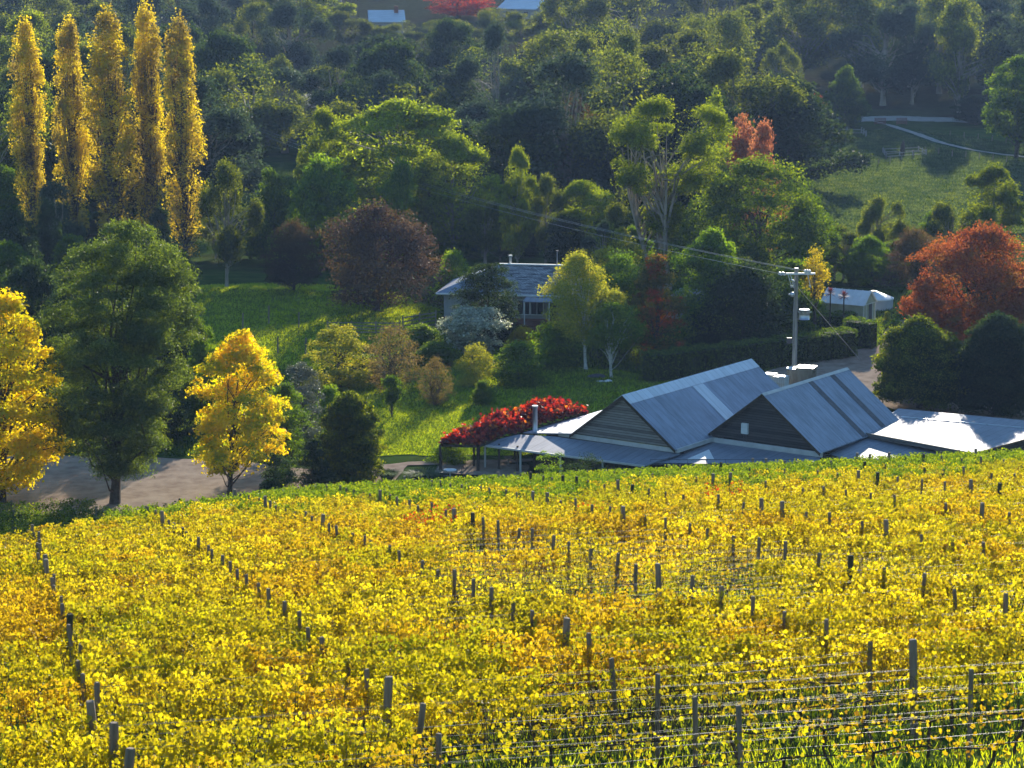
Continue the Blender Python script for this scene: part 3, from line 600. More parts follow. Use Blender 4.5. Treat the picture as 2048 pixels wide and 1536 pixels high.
unique('conifer_bush', 700, 785, 175, 148, 'dense dome-shaped dark conifer at the vineyard edge', cat='tree', seed=9, base=.0, prof='dome', K=300, rc=.075, n=70000, leaf=.15, mat='conifer', lop=.04, fill=.35, limbs=10)
unique('shrub', 556, 905, 168, 100, 'dark rounded shrub at the foot of the amber maple', cat='shrub', base=.0, prof='bush', K=50, rc=.14, n=12000, leaf=.12, mat='darkgreen')
unique('shrub', 625, 880, 171, 90, 'dark shrub tucked left of the dome conifer', cat='shrub', base=.0, prof='bush', K=50, rc=.14, n=12000, leaf=.12, mat='darkgreen')
unique('shrub', 903, 880, 181.5, 90, 'dark leafy shrub under the pergola end', cat='shrub', base=.0, prof='bush', K=50, rc=.14, n=9000, leaf=.12, mat='green')
unique('shrub', 1100, 900, 168.5, 70, 'leggy rose shrub in front of the verandah gutter', cat='shrub', base=.05, prof='vase', K=30, rc=.12, n=3000, leaf=.10, mat='green', limbs=24)
unique('shrub', 1180, 915, 166, 140, 'loose dark shrub along the verandah front', cat='shrub', base=.0, prof='bush', K=40, rc=.12, n=6000, leaf=.11, mat='darkgreen', limbs=24)

# --- foreground yard trees
unique('golden_maple', 10, 588, 168, 255, 'golden maple cut off by the left edge', -6, seed=31, base=.05, prof='round', K=150, rc=.10, n=34000, leaf=.23, mat='maple', bark='bark', limbs=60, tr=.018, aspect=.85)
unique('wattle_tree', 245, 440, 168, 350, 'tall dark feathery tree standing on the gravel yard', 222, seed=32, base=.13, prof='round', K=250, rc=.08, n=165000, leaf=.2, mat='wattle', bark='bark', limbs=60, tr=.017, shell=.7, aspect=.33, fill=.05, lop=.22, trunks=1)
unique('golden_maple', 490, 642, 170, 215, 'amber maple with slim trunk at the vineyard edge', 452, seed=33, base=.14, prof='maple', K=120, rc=.10, n=22000, leaf=.21, lop=.4, mat='amber', bark='bark', limbs=50, tr=.014, aspect=.85)

for i, (px, yt, dd, w, kd) in enumerate([(60, 520, 214, 150, 'dark'), (150, 560, 205, 130, 'dark'), (330, 590, 200, 130, 'dark'), (240, 600, 212, 140, 'dark'), (400, 640, 195, 90, 'dense'), (180, 740, 190, 150, 'dark'),
        (330, 760, 189, 130, 'dark'), (60, 700, 195, 160, 'dark'), (230, 480, 250, 120, 'dark'), (140, 470, 258, 110, 'dense'), (20, 480, 246, 120, 'dense'), (360, 500, 252, 80, 'dark')]):
    T('dense_tree', kd, px, yt, dd, w, f'{"dark" if kd == "dark" else "green"} tree screened by the tall feathery tree, ' + ORD[i] + ' of the thicket counted from the yard', 'thicket behind the feathery tree')
for i, (px, dd, w, yt) in enumerate([(1720, 545, 200, -30), (1830, 500, 130, 0), (1925, 482, 150, -5), (2060, 480, 180, -20), (2180, 440, 200, 20), (2240, 400, 190, 90), (1600, 560, 180, -30), (2010, 560, 200, -40)]):
    T('gum_tree', ['gum', 'bluegum'][i % 2], px, yt, dd, w, 'shadowy gum above the far meadow, ' + ORD[i] + ' of the group standing round its upper edge', 'shade trees of the far meadow')

def tuft(name, px, py, w, n, L_, mat, label, dd):
    q = Wd(px, py, dd); x, y = q[0], dd; rr = np.random.RandomState(int(px)); V = []; Fc = []; rn = []
    for i in range(n):
        a = rr.rand() * 6.28; e = rr.uniform(.2, 1.1); r = rr.rand() * w * .3; b0 = np.array([math.cos(a) * r, math.sin(a) * r, 0]); d_ = np.array([math.cos(a) * e, math.sin(a) * e, 1.]); l = L_ * rr.uniform(.6, 1.1)
        s = np.array([-math.sin(a), math.cos(a), 0]) * .025; m_ = b0 + d_ * l * .6; t_ = m_ + np.array([d_[0], d_[1], -.1]) * l * .4; k = len(V)
        V += [b0 - s, b0 + s, m_ + s, m_ - s, t_]; Fc += [(k, k+1, k+2), (k, k+2, k+3), (k+3, k+2, k+4)]; rn += [rr.rand()] * 3
    o = link(name, mesh_np(name, np.array(V), np.array(Fc), M[mat], attr=np.array(rn))); o.location = (x, y, float(H(x, y))); tag(o, label, 'plant'); return o
tuft('grass_tussock', 845, 940, 1.6, 900, 1.5, 'lomandra', 'grey-green spiky grass tussock near the pergola', 174)
tuft('grass_tussock', 775, 950, 1.2, 500, 1.2, 'lomandra', 'smaller spiky tussock right of the dome conifer', 175)

# ------------------------------------------------------------------ hedges
def hedge(name, a, b, w, h, label, seed):
    rr = np.random.RandomState(seed); a, b = np.array(a, float), np.array(b, float); Lh = np.linalg.norm(b - a); u_ = (b - a) / Lh; v_ = np.array([-u_[1], u_[0]])
    n = int((2 * h * (Lh + w) + Lh * w) * 130); f = rr.rand(n) * (2 * h * Lh + Lh * w + 2 * h * w); s = rr.rand(n) * Lh; z = rr.rand(n) * h; v = rr.rand(n) * w - w / 2
    m1 = f < h * Lh; m2 = (f >= h * Lh) & (f < 2 * h * Lh); m3 = (f >= 2 * h * Lh) & (f < 2 * h * Lh + Lh * w); m4 = f >= 2 * h * Lh + Lh * w
    v[m1] = -w / 2; v[m2] = w / 2; z[m3] = h; s[m4] = np.where(rr.rand(m4.sum()) < .5, 0, Lh)
    bmp = .08 * np.sin(s * 2.1) + .06 * np.sin(s * 5.3 + z * 3)
    j = rr.randn(n, 3) * .06; x = a[0] + u_[0] * s + v_[0] * (v + bmp * np.sign(v)) + j[:, 0]; y = a[1] + u_[1] * s + v_[1] * (v + bmp * np.sign(v)) + j[:, 1]
    c_ = (a + b) / 2; z = H(x, y) + z + bmp + j[:, 2]; z0 = float(H(c_[0], c_[1]))
    o = empty(name, (c_[0], c_[1], z0)); C = np.stack([x - c_[0], y - c_[1], z - z0], 1)
    link('foliage', leaf_mesh('foliage', C, .13, rr, M['hedge'], rr.rand(n), aspect=.7), o)
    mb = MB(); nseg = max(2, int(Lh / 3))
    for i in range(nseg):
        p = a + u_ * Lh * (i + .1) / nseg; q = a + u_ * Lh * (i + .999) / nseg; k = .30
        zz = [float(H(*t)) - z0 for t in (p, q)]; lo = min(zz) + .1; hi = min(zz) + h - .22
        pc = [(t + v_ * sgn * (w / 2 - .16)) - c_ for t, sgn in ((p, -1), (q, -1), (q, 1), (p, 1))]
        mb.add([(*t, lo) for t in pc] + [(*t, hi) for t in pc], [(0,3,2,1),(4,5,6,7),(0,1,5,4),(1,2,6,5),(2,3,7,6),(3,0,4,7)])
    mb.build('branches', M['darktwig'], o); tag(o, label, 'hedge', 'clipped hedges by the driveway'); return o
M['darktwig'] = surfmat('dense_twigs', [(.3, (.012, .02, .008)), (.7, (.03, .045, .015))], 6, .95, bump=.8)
h1 = hit(1290, 765, 190)[:2]; h2 = hit(1700, 714, 190)[:2]
hedge('hedge', h1, h2, 1.9, 2.6, 'long clipped hedge running behind the sheds to the driveway', 3)
h3 = hit(1722, 700, 190)[:2]; 
hedge('hedge', (h3[0] - 1.2, h3[1] + 1.5), (h3[0] + 1.2, h3[1] - .2), 1.6, 2.6, 'short block of clipped hedge at the driveway turn', 4)
h4 = hit(1640, 690, 190)[:2]
hedge('hedge', (h4[0] - 3, h4[1] + 6), (h4[0] + 4.5, h4[1] + 9), 1.6, 1.3, 'low sunlit hedge before the greenhouse', 5)

# ------------------------------------------------------------------ vineyard
ROWA = math.atan2(R[1], R[0])
def ts(t, s): return t * D[0] + s * R[0], t * D[1] + s * R[1]
def proj(x, y, z):
    p = np.array([x, y, z - CZ]); c = p @ fv; return 1024 + F * (p @ rv) / c, 768 - F * (p @ uv) / c
def vine_leaves(seed, n, leaf, top=1.78, low=.75, gap=0.0, thick=.22):
    rr = np.random.RandomState(seed); x = rr.uniform(-1.0, 1.0, n); nc = 13; cx = np.linspace(-.93, .93, nc) + rr.randn(nc) * .05; ch = rr.uniform(.72, 1.08, nc)
    if gap: ch[rr.rand(nc) < gap] *= .35
    ci = rr.randint(0, nc, n); x = cx[ci] + rr.randn(n) * .10; u_ = rr.rand(n) ** .8
    z = low + (top - low) * ch[ci] * u_; y = rr.randn(n) * thick * (1.05 - .5 * u_) + .12 * np.sin(ci * 2.7) * u_
    k = rr.rand(n) < .12; z[k] = rr.uniform(.45, low + .2, k.sum()); y[k] *= 1.5
    C = np.stack([x, y, z], 1); s = leaf * rr.uniform(.6, 1.3, n)
    nr = rr.randn(n, 3); nr[:, 2] *= .6; nr /= np.linalg.norm(nr, axis=1)[:, None]; t = np.cross(nr, rr.randn(n, 3)); t[:, 2] -= .5; t /= np.linalg.norm(t, axis=1)[:, None]; b = np.cross(nr, t); s = s[:, None]
    return C, s, nr, t, b, np.clip(.5 * rr.rand(nc)[ci] + .5 * rr.rand(n), 0, 1)
def vine_mesh(seed, n, leaf, mat, **k):
    C, s, nr, t, b, r_ = vine_leaves(seed, n, leaf, **k)
    # five-sided grape leaf: notch at the stalk, folded along the midrib
    V = np.stack([C - t * s * .25, C - t * s * .45 + b * s * .32 + nr * s * .1, C + t * s * .1 + b * s * .5 + nr * s * .16, C + t * s * .5, C + t * s * .1 - b * s * .5 + nr * s * .16, C - t * s * .45 - b * s * .32 + nr * s * .1], 1).reshape(-1, 3)
    n = len(C); i = np.arange(n)[:, None] * 6
    Fq = np.concatenate([i + np.array([[0, 1, 2, 3]]), i + np.array([[0, 3, 4, 5]])])
    return mesh_np('leaves', V, Fq, M[mat], attr=np.concatenate([r_, r_]))
def vine_wood(seed, canes=20, ch=.85):
    rr = np.random.RandomState(seed); mb = MB(); p = [np.array([0, 0, -.15])]
    for i in range(5): p.append(p[-1] + np.array([rr.randn() * .05, rr.randn() * .04, .205]))
    mb.tube(p, [.045, .038, .032, .034, .03, .035], 6)
    for sg in (-1, 1):
        q = [p[-1]] + [np.array([sg * f_ * .92, rr.randn() * .02, p[-1][2] + .02 + rr.randn() * .02]) for f_ in (.3, .6, 1.)]
        mb.tube(q, [.026, .02, .018, .012], 5)
    for i in range(canes):
        x = rr.uniform(-.92, .92); a = np.array([x, 0, .9]); e = a + np.array([rr.randn() * .15, rr.randn() * .14, ch * rr.uniform(.5, 1.05)])
        mb.tube([a, (a + e) / 2 + rr.randn(3) * .04, e], [.008, .006, .003], 4, False)
    for i in range(16):
        x = rr.uniform(-.9, .9); a = np.array([x, 0, rr.uniform(.9, 1.5)]); e = a + np.array([rr.randn() * .3, rr.choice([-1, 1]) * rr.uniform(.15, .4), rr.uniform(-.3, .3)])
        mb.tube([a, (a + e) / 2 + np.array([0, 0, .1]), e], [.006, .005, .003], 4, False)
    return mb.mesh('trunk', M['cane'], True)
WOOD = [vine_wood(i) for i in range(4)]
LV = {}
for key, cnt, n, kw in (('full', 6, 1080, {}), ('thin', 4, 460, dict(gap=.3)), ('sparse', 4, 100, dict(gap=.5, top=1.6)), ('bushy', 2, 1350, dict(thick=.28, top=1.85))):
    for mat in (('vine', 'vinegreen') if key == 'bushy' else ('vine', 'vineamber')):
        LV[key, mat] = [vine_mesh(100 + 7 * i + len(key) * 31, n, .094, mat, **kw) for i in range(cnt)]
REDL = vine_mesh(999, 220, .13, 'vinered', gap=.5)
ROWS = list(np.arange(40.2, 166, 2.7)); BAY = 5.65
x7, y7 = Wd(712, 1357, 50)[:2]; S0 = (x7 * R[0] + y7 * R[1]) % BAY
rv_ = np.random.RandomState(8)
def cover(t, s):
    "how leafy a vine is: bare patches where the photo has them"
    x, y = ts(t, s); u_, v_ = proj(x, y, float(H(x, y)) + 1.2)
    c = 1.0 + .25 * math.sin(t * .31 + s * .2) * math.sin(s * .37 + 1)
    if v_ > 1400: c -= .35 * min(1, (v_ - 1400) / 60)
    if v_ > 1330 and u_ > 850: c -= .95 * min(1, (u_ - 850) / 300) * min(1, (v_ - 1330) / 60)
    if 1075 < v_ < 1215 and 850 < u_ < 1560: c -= .6
    if 1120 < v_ < 1260 and u_ > 1450: c -= .3
    return c + rv_.uniform(-.15, .15), u_, v_
vines = []
for ri, t in enumerate(ROWS):
    smax = .235 * t * 1.02
    for k in range(int((-smax * 1.0 - 10 - S0) / (BAY / 3)), int((smax + 4 - S0) / (BAY / 3)) + 30):
        s = S0 + BAY / 6 + k * BAY / 3; x, y = ts(t, s)
        if abs(x / y) > .222 or (t > 143.5 and (x > -9 or y > 162)): continue
        c, u_, v_ = cover(t, s); vines.append((t, ri, s, x, y, c, u_, v_))
NNEAR = 300
def row_word(ri): return (ORD + ['twenty-' + w for w in ORD[:9]] + ['thirtieth'] + ['thirty-' + w for w in ORD[:9]] + ['fortieth'] + ['forty-' + w for w in ORD[:9]])[ri]
def kindof(t, c, u_, v_):
    if t > 120 or (u_ < 520 and v_ < 1085 - u_ * .14): return 'bushy', 'vinegreen'  # left corner vines go green to put the tree shade into leaf colour
    if t > 109: return 'bushy', ('vinegreen' if rv_.rand() < .45 or (u_ < 900 and t > 116) else 'vine')
    if 1050 < v_ < 1165 and 560 < u_ < 1500 and rv_.rand() < .45: return ('full' if c > .7 else 'thin'), 'vineamber'
    if c > .85: k = 'bushy' if rv_.rand() < .25 else 'full'
    elif c > .42: k = 'thin' if c < .62 or rv_.rand() < .5 else 'full'
    else: k = 'sparse' if c < .28 or rv_.rand() < .5 else 'thin'
    return k, ('vineamber' if k != 'bushy' and rv_.rand() < .22 else 'vine')
word = {'full': 'leafy yellow grapevine', 'bushy': 'dense yellow-green grapevine', 'thin': 'thinly leaved yellow grapevine', 'sparse': 'nearly bare grapevine with few yellow leaves'}
for j, (t, ri, s, x, y, c, u_, v_) in enumerate(vines[:NNEAR]):
    k, mt = kindof(t, c, u_, v_); ms = LV[k, mt]; ms = ms[rv_.randint(len(ms))]
    o = empty('grapevine', (x, y, float(H(x, y))), ROWA + (math.pi if rv_.rand() < .5 else 0), (1, 1, rv_.uniform(.94, 1.06)))
    link('trunk', WOOD[j % 4], o); link('leaves', ms, o)
    tag(o, f'{word[k]} in the {row_word(ri)} trellis row from the bottom edge', 'grapevine', 'grapevines in the front rows')
redspots = [(1105, 1205), (1135, 1235), (865, 1045), (1190, 1035), (740, 1110), (1440, 1000)]
parts_v, parts_r, parts_m = [], [], []; TV, TR = [], []
for j, (t, ri, s, x, y, c, u_, v_) in enumerate(vines[NNEAR:]):
    k, mt = kindof(t, c, u_, v_); n = {'full': 860, 'bushy': 900, 'thin': 380, 'sparse': 120}[k]
    C, sz, nr, tt_, b, r_ = vine_leaves(5000 + j, n, .112, thick=.28 if k == 'bushy' else .22, gap=0 if k in ('full', 'bushy') else .3, top=1.85 if k == 'bushy' else 1.78)
    V = np.stack([C - tt_ * sz * .5, C + b * sz * .45 + nr * sz * .15, C + tt_ * sz * .5, C - b * sz * .45 + nr * sz * .15], 1)
    ca, sa = math.cos(ROWA), math.sin(ROWA); W_ = V.copy(); W_[..., 0] = V[..., 0] * ca - V[..., 1] * sa + x; W_[..., 1] = V[..., 0] * sa + V[..., 1] * ca + y; W_[..., 2] += float(H(x, y))
    parts_v.append(W_.reshape(-1, 3)); parts_r.append(r_)
    mi = np.full(n, {'vine': 0, 'vinegreen': 1, 'vineamber': 2}[mt]); 
    if any(abs(u_ - a_) < 22 and abs(v_ - b_) < 14 for a_, b_ in redspots): mi[np.random.RandomState(j).rand(n) < .35] = 3
    parts_m.append(mi)
Vv = np.concatenate(parts_v); nq = len(Vv) // 4
me = mesh_np('grapevines', Vv, np.arange(4 * nq).reshape(nq, 4), M['vine'], attr=np.concatenate(parts_r))
for k in ('vinegreen', 'vineamber', 'vinered'): me.materials.append(M[k])
me.polygons.foreach_set('material_index', np.concatenate(parts_m).astype(np.int32))
gv = link('grapevines', me); tag(gv, 'mass of yellow and green grapevines filling the rows up to the crest', 'grapevine', kind='stuff')
mb = MB(); rr = np.random.RandomState(4)
for (t, ri, s, x, y, c, u_, v_) in vines[NNEAR:]:
    z = float(H(x, y)); a = rr.randn(2) * .05
    mb.tube([(x, y, z - .1), (x + a[0], y + a[1], z + .45), (x - a[1], y, z + .95)], [.045, .035, .035], 5, False)
mb.build('grapevine_stems', M['cane'], gv)['kind'] = 'stuff'

# posts
def post_mesh(seed, r, h, mat):
    rr = np.random.RandomState(seed); mb = MB(); n = 9; hs = [-.3, .4, .9, 1.3, h - .03, h]
    vs_ = []; ph = rr.rand() * 6
    for i, z in enumerate(hs):
        for k in range(n):
            a = 2 * math.pi * k / n; q = r * (1 + .08 * math.sin(3 * a + ph) + rr.randn() * .03) * (.9 if i == 5 else 1)
            vs_.append((q * math.cos(a) + .01 * math.sin(z * 3 + ph), q * math.sin(a), z + (rr.randn() * .008 if i == 5 else 0)))
    fs = [(i*n+k, i*n+(k+1) % n, (i+1)*n+(k+1) % n, (i+1)*n+k) for i in range(5) for k in range(n)] + [tuple(range(5*n, 6*n))]
    mb.add(vs_, fs); return mb.mesh('vineyard_post', M[mat], False)
PM = [post_mesh(1, .052, 1.88, 'post'), post_mesh(2, .060, 1.96, 'post'), post_mesh(3, .056, 1.8, 'post'), post_mesh(4, .085, 2.08, 'post'), post_mesh(5, .082, 2.0, 'mosspost')]
cols = {}
rr = np.random.RandomState(12); posts = []
for ri, t in enumerate(ROWS):
    for k in range(-20, 20):
        s = S0 + k * BAY; x, y = ts(t, s + rr.randn() * .04)
        if abs(x / y) > .2145 or (t > 143.5 and (x > -9 or y > 162)): continue
        posts.append((ri, k, t, x, y)); cols.setdefault(k, []).append(ri)
ck = sorted(cols)
for ri, k, t, x, y in posts:
    v = [0, 1, 2, 0, 2, 1, 3][rr.randint(7)] if rr.rand() > .06 else 4
    o = link('vineyard_post', PM[v]); o.location = (x, y, float(H(x, y))); o.rotation_euler = (rr.randn() * .04, rr.randn() * .04, rr.rand() * 6); o.scale = (1, 1, rr.uniform(.97, 1.04))
    nth = cols[k].index(ri)
    tag(o, f'{["weathered grey","weathered grey","weathered grey","thick grey","mossy dark"][v]} post, {row_word(nth)} from the front in post line {ck.index(k) + 1} from the left', 'post', 'vineyard posts')
# wires: six per row, slightly sagging between posts
for ri, t in enumerate(ROWS):
    mb = MB(); smax = .24 * t; rr = np.random.RandomState(ri); sv = S0 + np.arange(int(-.04 * t / BAY * 2) - 6, int(.48 * t / BAY * 2) + 4) * BAY / 2
    hts = (.88, 1.08, 1.12, 1.30, 1.34, 1.50, 1.54)
    for hi, h in enumerate(hts):
        if t > 95 and hi in (1, 3): continue
        pts = []
        for i, s in enumerate(sv):
            x, y = ts(t + (.06 if hi % 2 else -.06), s); 
            if abs(x / y) < .235 and not (t > 143.5 and (x > -9 or y > 162)): pts.append((x, y, float(H(x, y)) + h + (0 if i % 2 == 0 else -.03) + rr.randn() * .012))
        if len(pts) > 1: mb.tube(pts, .0034 if t < 62 else .0026, 6, False)
    if not mb.v: continue
    o = mb.build('trellis_wires', M['wire'], None, True); tag(o, f'thin shiny wires strung along the {row_word(ri)} trellis row from the bottom edge', 'wires', 'trellis wires')

# ------------------------------------------------------------------ winery sheds
al = math.radians(35.5); U = np.array([math.cos(al), -math.sin(al), 0]); Vd = np.array([math.sin(al), math.cos(al), 0])
R1 = Wz(1352, 896, -37.3); O1 = R1 - U * 4.6; R2 = Wz(1641, 902, -37.3)
def rel(p): q = np.array(p) - O1; return np.array([q @ U, q @ Vd, q[2]])
def loc3(px, py, z): return rel(Wz(px, py, z))
def plane_pts(three, others):
    """three (px,py,z) fix a plane; every (px,py) of others is cast on to it; local coordinates"""
    a, b, c = [Wz(*q) for q in three]; n = np.cross(b - a, c - a); cam0 = np.array([0, 0, CZ])
    out = []
    for px, py in others:
        q = ray(px, py); t = ((a - cam0) @ n) / (q @ n); out.append(rel(cam0 + q * t))
    return out
def roofmat(name, base, dirt, metal=.55, rough=.42, axis='Y', lap=.76):
    m, t, o = newmat(name); p = obj_pos(t); sx = N(t, 'ShaderNodeSeparateXYZ'); t.links.new(p, sx.inputs[0]); a = sx.outputs[1 if axis == 'Y' else 0]
    dv = N(t, 'ShaderNodeMath', operation='DIVIDE'); t.links.new(a, dv.inputs[0]); dv.inputs[1].default_value = lap
    fr_ = N(t, 'ShaderNodeMath', operation='FRACT'); t.links.new(dv.outputs[0], fr_.inputs[0])
    fl = N(t, 'ShaderNodeMath', operation='FLOOR'); t.links.new(dv.outputs[0], fl.inputs[0])
    lt = N(t, 'ShaderNodeMath', operation='LESS_THAN'); t.links.new(fr_.outputs[0], lt.inputs[0]); lt.inputs[1].default_value = .07
    wn = N(t, 'ShaderNodeTexWhiteNoise', noise_dimensions='1D'); t.links.new(fl.outputs[0], wn.inputs['W'])
    mp = N(t, 'ShaderNodeMapping'); mp.inputs['Scale'].default_value = (.5, 2.2, .5) if axis == 'Y' else (2.2, .5, .5); t.links.new(p, mp.inputs[0])
    nz = noise(t, 1.3, 6, mp.outputs[0], .7); nz2 = noise(t, .35, 4, p)
    c = mixc(t, ramp(t, [(.45, (0, 0, 0)), (.75, (1, 1, 1))], nz), base, dirt)
    c = mixc(t, ramp(t, [(.5, (0, 0, 0)), (.7, (.5, .5, .5))], nz2), c, dirt)
    ml = N(t, 'ShaderNodeMath', operation='MULTIPLY'); t.links.new(lt.outputs[0], ml.inputs[0]); ml.inputs[1].default_value = .6
    c = mixc(t, ml.outputs[0], c, tuple(v * .45 for v in base))
    mv = N(t, 'ShaderNodeMapRange'); mv.inputs[3].default_value = .92; mv.inputs[4].default_value = 1.05; t.links.new(wn.outputs[0], mv.inputs[0])
    hs = N(t, 'ShaderNodeHueSaturation'); t.links.new(c, hs.inputs['Color']); t.links.new(mv.outputs[0], hs.inputs['Value'])
    b = N(t, 'ShaderNodeBsdfPrincipled'); t.links.new(hs.outputs[0], b.inputs['Base Color']); b.inputs['Metallic'].default_value = metal
    rg_ = N(t, 'ShaderNodeMapRange'); rg_.inputs[3].default_value = rough - .08; rg_.inputs[4].default_value = rough + .15; t.links.new(nz, rg_.inputs[0]); t.links.new(rg_.outputs[0], b.inputs['Roughness'])
    ms = N(t, 'ShaderNodeMath', operation='MULTIPLY'); t.links.new(a, ms.inputs[0]); ms.inputs[1].default_value = 2 * math.pi / .19
    sn = N(t, 'ShaderNodeMath', operation='SINE'); t.links.new(ms.outputs[0], sn.inputs[0])
    bn = N(t, 'ShaderNodeBump'); bn.inputs['Strength'].default_value = .35; bn.inputs['Distance'].default_value = .02; t.links.new(sn.outputs[0], bn.inputs['Height']); t.links.new(bn.outputs[0], b.inputs['Normal'])
    t.links.new(b.outputs[0], o.inputs[0]); return m
M['roof'] = roofmat('old_corrugated_roof', (.28, .32, .40), (.16, .19, .24), .4, .5)
M['rooflow'] = roofmat('light_corrugated_roof', (.27, .29, .34), (.20, .22, .26), .08, .65, 'X')
M['skylight'] = roofmat('pale_translucent_sheet', (.62, .68, .74), (.5, .55, .6), .1, .35)
M['darkstrip'] = surfmat('dark_roof_strip', [(.3, (.06, .06, .07)), (.7, (.12, .11, .12))], 3, .6)
M['boards'] = None
def boards(name, c1, c2, pitch=.19):
    m, t, o = newmat(name); p = obj_pos(t); sx = N(t, 'ShaderNodeSeparateXYZ'); t.links.new(p, sx.inputs[0])
    dv = N(t, 'ShaderNodeMath', operation='DIVIDE'); t.links.new(sx.outputs[2], dv.inputs[0]); dv.inputs[1].default_value = pitch
    fr_ = N(t, 'ShaderNodeMath', operation='FRACT'); t.links.new(dv.outputs[0], fr_.inputs[0]); fl = N(t, 'ShaderNodeMath', operation='FLOOR'); t.links.new(dv.outputs[0], fl.inputs[0])
    wn = N(t, 'ShaderNodeTexWhiteNoise', noise_dimensions='1D'); t.links.new(fl.outputs[0], wn.inputs['W'])
    mp = N(t, 'ShaderNodeMapping'); mp.inputs['Scale'].default_value = (.6, .6, 5); t.links.new(p, mp.inputs[0]); nz = noise(t, 2.2, 6, mp.outputs[0], .7)
    ad = N(t, 'ShaderNodeMath', operation='MULTIPLY_ADD'); t.links.new(wn.outputs[0], ad.inputs[0]); ad.inputs[1].default_value = .45; t.links.new(nz, ad.inputs[2])
    c = ramp(t, [(.4, c1), (.95, c2)], ad.outputs[0])
    lt = N(t, 'ShaderNodeMath', operation='LESS_THAN'); t.links.new(fr_.outputs[0], lt.inputs[0]); lt.inputs[1].default_value = .16
    c = mixc(t, lt.outputs[0], c, tuple(v * .35 for v in c1))
    b = N(t, 'ShaderNodeBsdfPrincipled'); t.links.new(c, b.inputs['Base Color']); b.inputs['Roughness'].default_value = .85
    bn = N(t, 'ShaderNodeBump'); bn.inputs['Strength'].default_value = .8; bn.inputs['Distance'].default_value = .02; t.links.new(fr_.outputs[0], bn.inputs['Height']); t.links.new(bn.outputs[0], b.inputs['Normal'])
    t.links.new(b.outputs[0], o.inputs[0]); return m
M['boards'] = boards('weathered_weatherboards', (.13, .11, .10), (.33, .30, .27))
M['darkboards'] = boards('dark_weatherboards', (.035, .03, .032), (.10, .085, .08))
M['darkwood'] = surfmat('dark_timber', [(.3, (.045, .032, .022)), (.7, (.10, .075, .055))], 4, .85, stretch=(1, 1, .2))
M['fascia'] = surfmat('pale_fascia', [(.3, (.50, .49, .47)), (.7, (.66, .65, .62))], 1.5, .6)

def shed_root(label): o = empty('winery_shed', O1, -al); tag(o, label, 'building'); return o
def gable(root, x0, half, rise, L, y0, wallmat, roofm, zb=0., capw=.35, left_ext=None):
    xa, xb = x0 - half, x0 + half; th = .09; ov = .28
    mb = MB(); mb.add([(xa + .12, y0, zb - .02), (xb - .12, y0, zb - .02), (x0, y0, zb + rise - .16), (xa + .12, y0 + .14, zb - .02), (xb - .12, y0 + .14, zb - .02), (x0, y0 + .14, zb + rise - .16)],
                      [(0, 1, 2), (5, 4, 3), (0, 3, 4, 1), (1, 4, 5, 2), (2, 5, 3, 0)]); mb.build('gable_wall', wallmat, root)
    mb = MB(); mb.add([(xa + .12, y0 + L - .4, zb - .02), (xb - .12, y0 + L - .4, zb - .02), (x0, y0 + L - .4, zb + rise - .16), (xa + .12, y0 + L - .26, zb - .02), (xb - .12, y0 + L - .26, zb - .02), (x0, y0 + L - .26, zb + rise - .16)],
                      [(0, 1, 2), (5, 4, 3), (0, 3, 4, 1), (1, 4, 5, 2), (2, 5, 3, 0)]); mb.build('gable_wall', wallmat, root)
    k = rise / half
    for sg, nm in ((1, 'roof'), (-1, 'roof')):
        xe = x0 + sg * (half + .12); ze = zb - .12 * k
        top = [(x0, y0 - ov, zb + rise), (xe, y0 - ov, ze), (xe, y0 + L, ze), (x0, y0 + L, zb + rise)]
        if sg < 0: top = top[::-1]
        MB().slab(top, th).build('roof', roofm, root)
        # barge board along the rake
        n = np.array([0, 0, -1.]); MB().bar((x0, y0 - ov - .02, zb + rise - .17), (xe, y0 - ov - .02, ze - .17), .05, .24, up=(0, 1, 0)) if 0 else None
        bb = MB(); bb.add([(x0, y0 - ov - .04, zb + rise - .03), (x0, y0 - ov - .04, zb + rise - .27), (xe, y0 - ov - .04, ze - .24), (xe, y0 - ov - .04, ze - .0),
                           (x0, y0 - ov - .002, zb + rise - .03), (x0, y0 - ov - .002, zb + rise - .27), (xe, y0 - ov - .002, ze - .24), (xe, y0 - ov - .002, ze - .0)],
                          [(0, 1, 2, 3), (7, 6, 5, 4), (0, 4, 5, 1), (1, 5, 6, 2), (2, 6, 7, 3), (3, 7, 4, 0)]); bb.build('barge_board', M['darkwood'], root)
    cap = MB()
    for sg in (1, -1):
        top = [(x0, y0 - ov - .03, zb + rise + .035), (x0 + sg * capw, y0 - ov - .03, zb + rise + .035 - capw * k), (x0 + sg * capw, y0 + L + .03, zb + rise + .035 - capw * k), (x0, y0 + L + .03, zb + rise + .035)]
        cap.slab(top if sg > 0 else top[::-1], .03)
    cap.build('ridge_cap', M['fascia'] if capw < .5 else M['skylight'], root)
def strip_on(root, x0, half, rise, ya, yb, zb, mat, name, fa=.03, fb=1.0):
    k = rise / half; xa_, xb_ = x0 + half * fa, x0 + half * fb + .1
    MB().slab([(xa_, ya, zb + rise - (xa_ - x0) * k + .02), (xb_, ya, zb + rise - (xb_ - x0) * k + .02), (xb_, yb, zb + rise - (xb_ - x0) * k + .02), (xa_, yb, zb + rise - (xa_ - x0) * k + .02)], .03).build(name, mat, root)

s1 = shed_root('long timber gabled shed with grey iron roof and creeper-side verandah')
gable(s1, 0, 4.6, 3.5, 19, 0, M['boards'], M['roof'], capw=.75)
strip_on(s1, 0, 4.6, 3.5, 8.6, 10.1, 0, M['skylight'], 'skylight_strip', .17)
